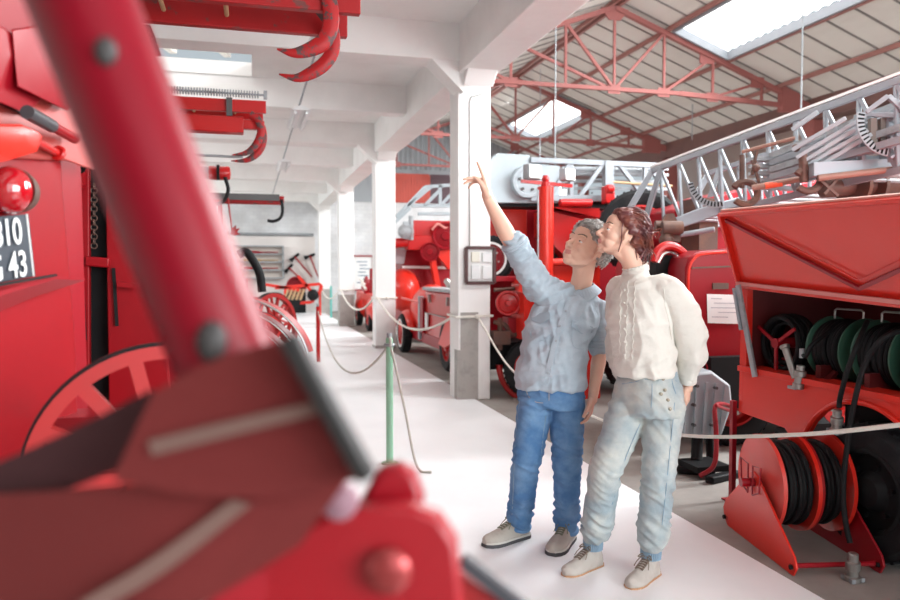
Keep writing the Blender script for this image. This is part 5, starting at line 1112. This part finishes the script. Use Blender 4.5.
# ------------------------------------------------ the man in the denim shirt
def build_man():
    fr = (-CF * .90 - CR * .42).normalized(); sd = UP.cross(fr).normalized()      # chest direction, his left
    head_o = gw(585.5, 249, 3.70); neckb = gw(579, 294, 3.78)
    hf = (-CR * .70 - CF * .56 + UP * .44).normalized(); hu = (UP * .86 + CR * .52 + CF * .15)
    b = MB()
    Mh = head(b, head_o, hf, hu, neckb, 1.06, True)
    shR = gw(540, 289, 3.74); elR = gw(510.5, 241, 3.66); wrR = gw(488.5, 199.5, 3.60)
    shL = gw(597, 311, 3.80); elL = gw(600, 352, 3.83); wrL = gw(593, 396, 3.74)
    # torso under the shirt
    T = [(552, 402, 3.77, .135, .09), (552, 375, 3.77, .14, .095), (555, 350, 3.77, .13, .09), (561, 325, 3.77, .14, .10), (567, 306, 3.78, .135, .09), (574, 294, 3.79, .09, .07)]
    loft(b, [sec(gw(u, v, w), sd, fr, a * .92, c * .92) for u, v, w, a, c in T])
    chain(b, [gw(572, 300, 3.78), shR, elR], [.05, .048, .040]); chain(b, [gw(572, 300, 3.78), shL, elL], [.05, .046, .037])
    for a, w_, r in ((elR, wrR, (.041, .043, .034, .0265)), (elL, wrL, (.036, .038, .030, .025))):
        chain(b, [a, a.lerp(w_, .25), a.lerp(w_, .65), w_], r, 20)
    dR = (gw(481, 177, 3.57) - wrR).normalized()
    hand(b, wrR + dR * .012, dR, (-CR * .9 - CF * .35 + UP * .25), -1, [(.02, .06, .05, .02), (1.05, .25, .15, .06), (1.15, .4, .2, 0), (1.25, .6, .4, -.05)], 1.0, thumb=(.15, .1, .4))
    dL = (gw(589, 424, 3.72) - wrL).normalized()
    hand(b, wrL + dL * .010, dL, (CF * .2 - CR * 1.0), 1, [(.35, .5, .3, .03), (.45, .6, .4, 0), (.5, .7, .4, -.02), (.55, .75, .5, -.05)], .90, thumb=(.35, .1, .2))
    hips = [gw(537, 398, 3.77), gw(566, 400, 3.78)]; kn = [gw(527, 462, 3.72), gw(567, 462, 3.72)]
    fR0, fR1 = gz(489, 546, .012), gz(527, 536, .012); fL0, fL1 = gz(556, 552, .012), gz(570, 538, .012)
    dr = (fR0 - fR1).normalized(); dl = (fL0 - fL1).normalized()
    anR = fR1 + dr * .055 + UP * .10; anL = fL1 + dl * .055 + UP * .10
    for h_, k_, a_ in ((hips[0], kn[0], anR), (hips[1], kn[1], anL)): chain(b, [h_, k_, a_], [.072, .048, .034]); 
    for f_, d_ in ((fR1, dr), (fL1, dl)): chain(b, [f_ + d_ * .05 + UP * .06, f_ + d_ * .2 + UP * .04], [.03, .022])
    Minv = Mh.transposed()
    def pick(p):
        q = Minv @ (p - head_o) / 1.06
        return 1 if (q.x > .086 and abs(q.y) < .020 and -.0715 < q.z < -.0525) else 0
    man = fuse(b, 'person', [SKIN, LIPS], .0034, 5, None, None, None, pick, base=V((1.38, 3.5, .012)))
    man['label'] = 'person with short curly grey hair in a denim shirt, pointing up with a raised arm'; man['category'] = 'person'
    face_bits(man, head_o, Mh, 1.06, True)
    # hair: base cap and loose short curls
    h = MB(); f, s, u = Mh.col[0], Mh.col[1], Mh.col[2]
    rnd = random.Random(3)
    def scalp(th, ph, k=1.0):
        p = V((-.016 + .103 * k * sin(th) * cos(ph), .083 * k * sin(th) * sin(ph), .030 + .094 * k * cos(th))); return head_o + Mh @ (p * 1.06), (Mh @ V((sin(th) * cos(ph), sin(th) * sin(ph), cos(th)))).normalized()
    cap = MB()
    def lim(ph): a = abs(math.atan2(sin(ph), cos(ph))); return .95 if a < .6 else (1.15 + (a - .6) * .35 if a < 1.25 else (1.42 if a < 1.75 else 2.05))
    for i in range(13):
        for k in range(26):
            ph = 2 * pi * k / 26; th = lim(ph) * i / 12; p, n = scalp(th, ph, 1.0); cap.ball(p - n * .006, .020 if i < 11 else .015, 8, 6)
    hair = fuse(cap, 'hair', GREYH, .0045, 2, lambda p, n: .008 * ridge(p, (55, 55, 55)) + .003 * ridge(p, (140, 140, 140), 4), man)
    c = MB()
    for i in range(900):
        ph = rnd.uniform(-pi, pi); th = lim(ph) * sqrt(rnd.random()) * 1.03; p, n = scalp(th, ph, 1.12 + rnd.uniform(0, .10))
        t = n.cross(V((rnd.uniform(-1, 1), rnd.uniform(-1, 1), rnd.uniform(-1, 1)))).normalized(); t2 = n.cross(t); rr = rnd.uniform(.006, .012); L = rnd.uniform(2.5, 4.5)
        c.tube([p - n * .004 + (t * (cos(a) * rr - rr) + t2 * sin(a) * rr * .9) + n * (.0035 * a) for a in [L * j / 6 for j in range(7)]], [.0032, .0032, .003, .0028, .0024, .0018, .0006], 5)
    part('hair_curl', c, GREYH, hair)
    # shirt
    m = MB()
    T = [(551, 387, 3.77, .167, .122), (551, 372, 3.77, .172, .125), (554, 350, 3.765, .165, .120), (559, 330, 3.76, .168, .125), (565, 312, 3.765, .168, .122), (571, 299, 3.775, .130, .100), (577, 291, 3.78, .078, .074)]
    ts = (UP * -.22 + sd).normalized()
    loft(m, [sec(gw(u, v, w), (sd if i < 3 else (sd + UP * -.20 * (i - 2) / 4)).normalized(), fr, a, c) for i, (u, v, w, a, c) in enumerate(T)])
    cufR = gw(514, 243, 3.665)
    chain(m, [gw(562, 300, 3.77), shR, shR.lerp(cufR, .5), cufR], [.085, .072, .062, .054], 24, 3)
    cufL = gw(597.5, 345, 3.81)
    chain(m, [gw(580, 305, 3.77), shL + V((0, 0, -.005)), shL.lerp(cufL, .55), cufL], [.08, .064, .056, .048], 24, 3)
    ar = (cufR - shR).normalized(); al = (cufL - shL).normalized()
    def fold(p, n):
        dR_ = (p - shR).dot(ar); 
        amp = .0055
        if dR_ > -.03 and (p - (shR + ar * max(0, dR_))).length < .1:
            t = dR_; return .011 * ridge((t * 26, n.dot(CF) * 1.2, n.z * 1.2), (1, 1, 1), 2) + .003 * ridge(p, (30, 30, 30))
        lowk = max(0, min(1, (1.25 - p.z) * 3))
        q = V((p.dot(CR), p.dot(CF), p.z)); q2 = V((q.x + q.z * .55, q.y, q.z - q.x * .4))
        return .012 * ridge(q2, (7, 5, 17), 5) + .007 * ridge(q, (22, 14, 7), 1) + .0012 * ridge(q, (60, 60, 60), 2) - .002
    sh = fuse(m, 'shirt', CHAMB, .006, 2, fold, man, fac=.4)
    # rolled cuffs
    for cf, ax, r in ((cufR, (elR - shR).normalized(), .052), (cufL, al, .047)):
        mm = MB(); a = ax.orthogonal().normalized(); bb = ax.cross(a)
        for off, rr in ((-.028, 1.10), (-.012, 1.14), (.004, 1.10)):
            mm.tube([cf + ax * off + (a * cos(t) + bb * sin(t)) * r * rr * (1 + .04 * sin(3 * t + off * 90)) for t in [2 * pi * k / 28 for k in range(28)]], .011, 8, closed=True)
        mm.lathe([(r * .80, .016), (r * 1.1, .012), (r * 1.16, -.03), (r * 1.0, -.045)], cf, ax, 28, False)
        part('rolled_cuff', mm, CHAMB, sh)
    # ray-cast helper onto the shirt
    from mathutils.bvhtree import BVHTree
    def onto(obj):
        off = wpos(obj); bv = BVHTree.FromPolygons([v.co + off for v in obj.data.vertices], [list(p.vertices) for p in obj.data.polygons])
        def go(u, v, lift=.003, w=3.77):
            d = _ray(u, v).normalized(); h = bv.ray_cast(CAM, d)
            p = h[0] if h[0] is not None else gw(u, v, w)
            return p - d * lift, (h[1] if h[1] is not None else -d), h[0] is not None
        return go
    go = onto(sh)
    # collar, two leaves standing round the neck
    nb = gw(577, 290, 3.775); fa = fr; 
    mm = MB(); N = 22
    for side in (-1, 1):
        outer = []; inner = []
        for k in range(N):
            t = k / (N - 1); ang = pi * (1 - t) * side * 1.0
            dirv = (fr * cos(ang) * 1.0 + sd * sin(ang) * 1.05); base_ = nb + dirv * (.070 + .012 * t) + UP * (.018 - .050 * t * t) - UP * .0 + sd * side * .010 * t
            inner.append(base_ + UP * .022); outer.append(base_ + dirv * .028 - UP * (.006 + .055 * t ** 3) + sd * side * .018 * t)
        for k in range(N - 1):
            a0, a1, b1, b0 = inner[k], inner[k + 1], outer[k + 1], outer[k]
            n_ = (a1 - a0).cross(b0 - a0).normalized() * .0025
            mm.add([a0 - n_, a1 - n_, b1 - n_, b0 - n_, a0 + n_, a1 + n_, b1 + n_, b0 + n_], [(0, 1, 2, 3), (4, 7, 6, 5), (0, 4, 5, 1), (1, 5, 6, 2), (2, 6, 7, 3), (3, 7, 4, 0)])
    part('collar', mm, CHAMB, sh)
    # open neck skin shows: inner stand dark
    def strip(pts, wd, name, mt, parent, lift=.004, g=go, r=None):
        q = [h_[0] for h_ in (g(u, v, lift) for u, v in pts) if h_[2]]
        if len(q) < 2: return None
        m_ = MB(); m_.tube(bez(q, 3) if len(q) > 2 else q, r or .0022, 6)
        return part(name, m_, mt, parent)
    m_ = MB(); q = [go(u, v, .003)[0] for u, v in ((569, 303), (563, 318), (558, 333), (553, 350), (549, 368), (546, 383))]
    for a_, c_ in zip(q, q[1:]): m_.bar(a_, c_, .028, .004, fr)
    part('placket', m_, CHAMB, sh, bev=.001)
    for (u, v) in ((566, 311), (560, 326), (556, 341), (551.5, 357), (548, 373)):
        p = go(u, v, .007)[0]; m_ = MB(); m_.lathe([(.0055, 0), (.0055, .003), (.003, .004)], p, -_ray(u, v).normalized(), 12); part('button', m_, BUTT, sh)
    for cu, cv, k in ((541, 322, 1), (585, 330, 1)):     # chest pockets with pointed flaps
        ol = [(cu - 11, cv - 8), (cu + 9, cv - 10), (cu + 9.5, cv - 4), (cu - 1, cv + 2), (cu - 10, cv - 2)] if cu < 560 else [(cu - 13, cv - 10), (cu + 8, cv - 3), (cu + 7, cv + 3), (cu - 4, cv + 4), (cu - 14, cv - 4)]
        q = [go(u, v, .0045)[0] for u, v in ol]; m_ = MB(); m_.pris3(q, -_f * .003); part('pocket_flap', m_, CHAMBD, sh, bev=.001)
        m_ = MB(); base_ = [(ol[0][0], ol[0][1] + 3), (ol[0][0] + 1, cv + 15), (cu - 2, cv + 19), (ol[1][0] - 1, cv + 14), (ol[1][0], ol[1][1] + 3)]
        m_.tube(bez([go(u, v, .002)[0] for u, v in base_], 4), .0017, 5); part('pocket_seam', m_, CHAMBD, sh)
    # jeans
    m = MB()
    loft(m, [sec(gw(550, 378, 3.77), sd, fr, .148, .108), sec(gw(551, 395, 3.77), sd, fr, .163, .118), sec(gw(551, 406, 3.77), sd, fr, .155, .112)])
    kA = kn[0]; kB = kn[1]
    for h_, k_, a_, r in ((gw(536, 402, 3.77), gw(526, 462, 3.73), anR + UP * .0 + V((0, 0, -.012)), 0), (gw(567, 404, 3.775), gw(567, 462, 3.73), anL + V((0, 0, -.012)), 1)):
        chain(m, [h_, h_.lerp(k_, .5), k_, k_.lerp(a_, .45), a_], [.088, .080, .067, .064, .058 if r == 0 else .056], 24, 2)
    def fj(p, n):
        q = V((p.dot(CR), p.dot(CF), p.z)); k = .35 + 1.1 * math.exp(-((q.z - .14) / .10) ** 2) + .6 * math.exp(-((q.z - .48) / .09) ** 2) + .5 * math.exp(-((q.z - .78) / .07) ** 2)
        q2 = V((q.x + .3 * sin(q.z * 12), q.y, q.z + q.x * .5))
        return .011 * k * ridge(q2, (6, 6, 22), 7) + .0025 * ridge(q, (14, 14, 8), 3) + .001 * ridge(q, (50, 50, 50)) - .001
    je = fuse(m, 'jeans', DENIM, .006, 2, fj, man, fac=.4)
    gj = onto(je)
    for side in (-1, 1):
        pts = [(520, 398), (517, 420), (515, 445), (514, 470), (513, 495), (512, 515)] if side < 0 else [(546, 416), (543, 436), (541, 456), (539, 480), (537, 500), (536, 518)]
        strip(pts, 0, 'seam', DENIMM, je, .001, gj, .0018)
    strip([(549, 391), (549, 400), (548, 410)], 0, 'fly_seam', THREAD, je, .001, gj, .0014)
    strip([(526, 390), (529, 397), (536, 402), (543, 403)], 0, 'pocket_seam', THREAD, je, .001, gj, .0014)
    for r_, a_ in ((.064, anR), (.062, anL)):
        mm = MB(); mm.tube([a_ + V((0, 0, -.040)) + V((cos(t), sin(t), 0)) * (r_ - .008) * (1 + .05 * sin(2 * t)) + UP * .006 * sin(t * 2 + 1) for t in [2 * pi * k / 30 for k in range(30)]], .012, 8, closed=True); part('hem', mm, DENIM, je)
    shoe(man, fR0, fR1, anR + UP * .02, (SUEDE, SOLE, LACE)); shoe(man, fL0, fL1, anL + UP * .02, (SUEDE, SOLE, LACE))
    return man
def build_woman():
    fr = (-CR * .80 - CF * .60).normalized(); sd = UP.cross(fr).normalized()        # her left side faces the camera's right
    S = .93
    head_o = gw(620.5, 235.5, 3.42); neckb = gw(636, 273, 3.44)
    hf = (-CR * .93 - CF * .12 + UP * .34).normalized(); hu = (UP * .95 + CR * .28)
    b = MB(); Mh = head(b, head_o, hf, hu, neckb, S, False)
    shL = gw(666, 290, 3.36); elL = gw(694, 335, 3.40); wrL = gw(688, 385, 3.44)
    shR = gw(622, 290, 3.56); elR = gw(618, 340, 3.62); wrR = gw(622, 375, 3.60)
    T = [(648, 402, 3.42, .13, .10), (648, 380, 3.42, .115, .085), (645, 350, 3.42, .11, .085), (641, 320, 3.42, .12, .10), (641, 298, 3.43, .115, .085), (638, 282, 3.44, .07, .06)]
    loft(b, [sec(gw(u, v, w), sd, fr, a * .92, c * .92) for u, v, w, a, c in T])
    for a_, e_, w_ in ((shL, elL, wrL), (shR, elR, wrR)): chain(b, [gw(641, 293, 3.43), a_, e_, e_.lerp(w_, .3), w_], [.045, .042, .033, .032, .023], 18)
    dL = (gw(687, 410, 3.45) - wrL).normalized()
    hand(b, wrL + dL * .008, dL, (CF * .5 - CR * .8), 1, [(.35, .6, .4, .02), (.45, .7, .4, 0), (.5, .75, .4, 0), (.55, .8, .5, -.03)], .80, thumb=(.3, .2, .2))
    dR = V((0, 0, -1)) - CR * .1; hand(b, wrR, dR, CR, -1, [(.3, .5, .3, 0)] * 4, .78)
    f1t, f1h = gz(565, 576, .012), gz(600, 564, .012); f2t, f2h = gz(634, 586, .012), gz(656, 573, .012)
    d1 = (f1t - f1h).normalized(); d2 = (f2t - f2h).normalized(); an1 = f1h + d1 * .05 + UP * .10; an2 = f2h + d2 * .05 + UP * .10
    hp1, hp2 = gw(631, 405, 3.44), gw(662, 405, 3.38); k1, k2 = gw(607, 470, 3.37), gw(660, 472, 3.32)
    for h_, k_, a_ in ((hp1, k1, an1), (hp2, k2, an2)): chain(b, [h_, k_, a_], [.07, .047, .033])
    for f_, d_ in ((f1h, d1), (f2h, d2)): chain(b, [f_ + d_ * .05 + UP * .06, f_ + d_ * .18 + UP * .035], [.026, .020])
    Minv = Mh.transposed()
    def pick(p):
        q = Minv @ (p - head_o) / S
        return 1 if (q.x > .085 and abs(q.y) < .022 and -.0725 < q.z < -.0515) else 0
    wm = fuse(b, 'person', [SKIN, LIPS], .0034, 5, None, None, None, pick, base=V((1.6, 3.07, .012)))
    wm['label'] = 'person with auburn hair in a cream blouse and pale jeans, looking up'; wm['category'] = 'person'
    face_bits(wm, head_o, Mh, S, False)
    rnd = random.Random(9)
    W_ = lambda p: head_o + Mh @ (V(p) * S)
    cap = MB()
    def lim(ph): a = abs(math.atan2(sin(ph), cos(ph))); return .80 if a < .5 else (.80 + (a - .5) * .55 if a < 1.35 else (1.55 if a < 1.8 else 2.05))
    for i in range(13):
        for k in range(28):
            ph = 2 * pi * k / 28; th = lim(ph) * i / 12
            cap.ball(W_((-.016 + .100 * sin(th) * cos(ph), .081 * sin(th) * sin(ph), .030 + .092 * cos(th))), .018, 8, 6)
    for c_, r_ in (((-.10, 0, .035), (.045, .05, .055)), ((-.105, .01, -.015), (.035, .045, .045)), ((-.06, 0, .095), (.055, .055, .03))): cap.ball(W_(c_), tuple(k * S for k in r_), 16, 10, Mh)
    hair = fuse(cap, 'hair', AUBH, .005, 2, lambda p, n: .005 * ridge(Mh.transposed() @ (p - head_o), (18, 70, 60)) + .002 * ridge(p, (130, 130, 130)), wm)
    c = MB()
    for i in range(330):      # locks swept back from the hairline into the knot
        ph = rnd.uniform(-2.2, 2.2); th = lim(ph) * rnd.uniform(.55, 1.02)
        def sc(th, ph, k): return V((-.016 + .100 * k * sin(th) * cos(ph), .081 * k * sin(th) * sin(ph), .030 + .092 * k * cos(th)))
        a = sc(th, ph, 1.17); e = V((-.125 + rnd.uniform(-.03, .02), rnd.uniform(-.05, .05), .02 + rnd.uniform(-.06, .06)))
        mid = (a + e) / 2; md = (mid - V((-.016, 0, .03))); md = V((-.016, 0, .03)) + md.normalized() * max(md.length, .117 + rnd.uniform(0, .014))
        pts = bez([W_(a), W_((a + md) / 2 * 1.03 + V((0, 0, .004))), W_(md), W_(e)], 4); r = rnd.uniform(.0016, .0032)
        c.tube(pts, [r * (1 - .5 * j / len(pts)) for j in range(len(pts))], 5)
    for i in range(90):       # loose wisps
        a = V((-.11 + rnd.uniform(-.02, .03), rnd.uniform(-.05, .05), rnd.uniform(-.05, .07))); q = a + V((rnd.uniform(-.05, -.01), rnd.uniform(-.03, .03), rnd.uniform(-.05, .04))); e = q + V((rnd.uniform(-.03, .02), rnd.uniform(-.02, .02), rnd.uniform(-.06, -.01)))
        c.tube(bez([W_(a), W_(q), W_(e)], 5), [.0022] * 10 + [.0008], 4)
    for y0_ in (.066, .07, -.068):       # side strands in front of the ear
        c.tube(bez([W_((.035, y0_, .07)), W_((.030, y0_ + .012 * math.copysign(1, y0_), .02)), W_((.012, y0_ + .008 * math.copysign(1, y0_), -.03)), W_((.004, y0_, -.085))], 6), [.0035 - .00013 * k for k in range(19)], 6)
    for i in range(14):       # nape wisps hanging to the collar
        a = V((-.085, rnd.uniform(-.04, .05), -.05)); c.tube(bez([W_(a), W_(a + V((-.02, 0, -.035))), W_(a + V((-.03 + rnd.uniform(-.03, .02), rnd.uniform(-.02, .03), -.085)))], 5), [.003 - .0002 * k for k in range(11)], 5)
    part('hair_lock', c, AUBH, hair)
    # blouse
    m = MB()
    T = [(645, 374, 3.425, .142, .118), (645, 362, 3.425, .138, .118), (643, 345, 3.42, .135, .118), (640, 322, 3.42, .145, .128), (641, 303, 3.425, .142, .115), (641, 288, 3.43, .112, .088), (638, 277, 3.44, .066, .060), (636.5, 271, 3.44, .056, .054)]
    loft(m, [sec(gw(u, v, w), (sd + CR * 0).normalized(), fr, a, c_) for u, v, w, a, c_ in T])
    cufL = gw(687.5, 374, 3.43)
    chain(m, [gw(652, 290, 3.41), gw(668, 292, 3.36), gw(682, 312, 3.36), gw(690, 336, 3.38), gw(691, 356, 3.405), cufL], [.072, .070, .070, .073, .058, .036], 24, 3)
    chain(m, [gw(632, 292, 3.50), shR, shR.lerp(elR, .5), elR, wrR], [.07, .066, .062, .060, .036], 24, 3)
    def fw_(p, n):
        q = V((p.dot(CR), p.dot(CF), p.z)); q2 = V((q.x + q.z * .35, q.y, q.z - q.x * .25))
        low = .6 + 1.0 * math.exp(-((q.z - 1.0) / .07) ** 2)
        return .009 * low * ridge(q2, (16, 10, 5), 11) + .007 * ridge(q2, (7, 7, 20), 3) + .001 * ridge(q, (60, 60, 60)) - .001
    bl = fuse(m, 'blouse', LINEN, .006, 2, fw_, wm, fac=.4)
    from mathutils.bvhtree import BVHTree
    def onto(obj):
        off = wpos(obj); bv = BVHTree.FromPolygons([v.co + off for v in obj.data.vertices], [list(p.vertices) for p in obj.data.polygons])
        def go(u, v, lift=.003, w=3.4):
            d = _ray(u, v).normalized(); h = bv.ray_cast(CAM, d); p = h[0] if h[0] is not None else gw(u, v, w); return p - d * lift
        return go
    go = onto(bl)
    # stand collar
    mm = MB(); nb = gw(636, 269, 3.44)
    ax = (gw(632, 256, 3.43) - gw(637, 274, 3.44)).normalized(); a = ax.orthogonal().normalized(); bb = ax.cross(a)
    mm.lathe([(.057, -.018), (.059, -.004), (.058, .012), (.055, .013), (.055, -.010)], nb, ax, 36, False); mm.tube([nb + ax * .014 + (a * cos(t) + bb * sin(t)) * (.0575 + .002 * sin(t * 22)) for t in [2 * pi * k / 90 for k in range(90)]], .0035, 6, closed=True)
    part('collar', mm, LINEN, bl)
    # embroidered vertical ruffles down the front
    for j, (ua, ub) in enumerate(((621, 619), (628, 625), (635, 632))):
        mm = MB(); q = []
        for k in range(60):
            t = k / 59; v = 281 + 78 * t; u = ua + (ub - ua) * t + .6 * sin(k * .95 + j); q.append(go(u, v, .003))
        mm.tube(q, .0018, 6); part('ruffle', mm, LINEN, bl)
    for k in range(6):
        p = go(624.5, 290 + k * 13, .004); mm = MB(); mm.lathe([(.005, 0), (.005, .003), (.003, .0045)], p, -_f, 12); part('button', mm, LINEN, bl)
    mm = MB(); cx_ = (gw(688, 386, 3.445) - gw(689, 368, 3.42)).normalized(); mm.lathe([(.037, -.03), (.040, -.012), (.039, .016), (.036, .020), (.034, .0)], gw(688, 379, 3.435), cx_, 28, False); part('cuff', mm, LINEN, bl)
    mm = MB(); mm.tube([go(u, v, .001) for u, v in ((668, 276), (664, 290), (665, 305), (669, 322), (672, 340))], .0022, 6); part('sleeve_seam', mm, LINEN, bl)
    # jeans
    m = MB()
    loft(m, [sec(gw(648, 370, 3.425), sd, fr, .125, .105), sec(gw(648, 384, 3.425), sd, fr, .148, .122), sec(gw(648, 402, 3.42), sd, fr, .165, .128), sec(gw(647, 412, 3.42), sd, fr, .160, .12)])
    for h_, k_, a_ in ((gw(629, 410, 3.44), gw(606, 468, 3.38), an1), (gw(663, 412, 3.39), gw(659, 470, 3.33), an2)):
        chain(m, [h_, h_.lerp(k_, .5), k_, k_.lerp(a_, .4), k_.lerp(a_, .80), a_ + UP * .035], [.090, .083, .071, .066, .064, .042], 24, 2)
    def fj(p, n):
        q = V((p.dot(CR), p.dot(CF), p.z)); k = .4 + 1.2 * math.exp(-((q.z - .25) / .07) ** 2) + .6 * math.exp(-((q.z - .45) / .09) ** 2) + .6 * math.exp(-((q.z - .80) / .06) ** 2)
        q2 = V((q.x, q.y, q.z + q.x * .45 + .03 * sin(q.x * 20)))
        return .010 * k * ridge(q2, (6, 6, 23), 17) + .0025 * ridge(q, (16, 16, 8), 5) + .001 * ridge(q, (50, 50, 50)) - .001
    je = fuse(m, 'jeans', DENIML, .006, 2, fj, wm, fac=.4); gj = onto(je)
    for a_ in (an1, an2):
        mm = MB(); n = 60; rg = []
        for z_, rr in ((.105, .058), (.085, .050), (.05, .045), (.02, .046), (-.005, .044)): rg.append([a_ + UP * (z_ - .01) + V((cos(2 * pi * k / n), sin(2 * pi * k / n), 0)) * (rr + (.0022 if k % 2 else -.0022)) for k in range(n)])
        mm.rings(rg); part('ribbed_cuff', mm, DENIMM, je)
    def strip(name, pts, mt, r=.0018): mm = MB(); mm.tube(bez([gj(u, v, .001) for u, v in pts], 4), r, 6); return part(name, mm, mt, je)
    strip('seam', [(652, 384), (652, 396), (651, 408)], DENIMM); strip('waist_seam', [(622, 384), (634, 382), (646, 379), (660, 375), (674, 371)], DENIMM)
    strip('pocket_seam', [(671, 376), (673, 385), (676, 394)], DENIMM, .002); strip('seam', [(676, 380), (674, 410), (671, 440), (668, 470), (665, 500), (662, 525)], DENIMM)
    strip('seam', [(640, 424), (632, 442), (625, 460), (619, 480), (612, 505)], DENIMM)
    mm = MB()
    for (u, v) in ((663, 379), (665, 390), (668, 400), (670, 409), (661, 394)):
        p = gj(u, v, .004); mm = MB(); mm.lathe([(.0075, 0), (.0075, .003), (.004, .0045)], p, -_f, 14); part('button', mm, BRASS, je)
    for (u, v) in ((657, 372), (669, 368)): mm = MB(); mm.bar(gj(u, v - 1, .005), gj(u + 1.5, v + 9, .005), .012, .003, fr); part('belt_loop', mm, DENIML, je)
    shoe(wm, f1t, f1h, an1 + UP * .05, (SUEDE2, SOLET, LACE2), True, L=.245); shoe(wm, f2t, f2h, an2 + UP * .05, (SUEDE2, SOLET, LACE2), True, L=.245)
    return wm
man = build_man(); woman = build_woman()
# ================================================================== split meshes whose pieces stand apart
def split_pieces(o, lim=40, gap=.004):
    me = o.data; n = len(me.vertices); par = list(range(n))
    def fd(i):
        while par[i] != i: par[i] = par[par[i]]; i = par[i]
        return i
    for e in me.edges:
        a, b = fd(e.vertices[0]), fd(e.vertices[1])
        if a != b: par[a] = b
    isl = {}
    for i in range(n): isl.setdefault(fd(i), []).append(i)
    if not 2 <= len(isl) <= 400: return
    ks = list(isl); bb = []
    for k in ks:
        c = [me.vertices[i].co for i in isl[k]]; bb.append(([min(p[j] for p in c) - gap for j in range(3)], [max(p[j] for p in c) + gap for j in range(3)]))
    g = list(range(len(ks)))
    def fg(i):
        while g[i] != i: i = g[i]
        return i
    for i in range(len(ks)):
        for j in range(i + 1, len(ks)):
            if all(bb[i][0][q] <= bb[j][1][q] and bb[j][0][q] <= bb[i][1][q] for q in range(3)):
                a, b = fg(i), fg(j)
                if a != b: g[a] = b
    grp = {}
    for i, k in enumerate(ks): grp.setdefault(fg(i), []).extend(isl[k])
    if not 2 <= len(grp) <= lim: return
    owner = {}
    for q, vs in enumerate(grp.values()):
        for i in vs: owner[i] = q
    faces = [[] for _ in grp]
    for p in me.polygons: faces[owner[p.vertices[0]]].append(p)
    sharp = [e.vertices[:] for e in me.edges if e.use_edge_sharp]
    news = []
    for q, (vs, fs) in enumerate(zip(grp.values(), faces)):
        mp = {v: i for i, v in enumerate(vs)}; nm = bpy.data.meshes.new(me.name)
        nm.from_pydata([tuple(me.vertices[v].co) for v in vs], [], [[mp[v] for v in p.vertices] for p in fs])
        for m_ in me.materials: nm.materials.append(m_)
        for a, b in zip(nm.polygons, fs): a.material_index = b.material_index
        nm.update(); nm.shade_smooth(); nm.set_sharp_from_angle(angle=R(35)); news.append(nm)
    kids = [x for x in bpy.data.objects if x.parent == o]
    for nm in news[1:]:
        c = o.copy(); c.data = nm; COL.objects.link(c)
    o.data = news[0]
KEEP = {'printed_line', 'scale_mark', 'print_line', 'roof_joint', 'roof', 'wall_gable', 'chain', 'lace', 'hair_lock', 'hair_curl', 'spring', 'coiled_hose', 'stripe', 'shelf', 'cooling_rib', 'seam', 'hose_tail', 'pressed_rib', 'trim_2', 'window_4', 'window_3', 'tread', 'rim', 'spoked_wheel', 'wheel', 'spare_wheel', 'wall_back', 'door_1', 'door_2', 'eyebrow'}
for o in list(bpy.data.objects):
    if o.type == 'MESH' and o.name.split('.')[0] not in KEEP and not o.get('category') and not any(x.parent == o for x in bpy.data.objects): split_pieces(o)
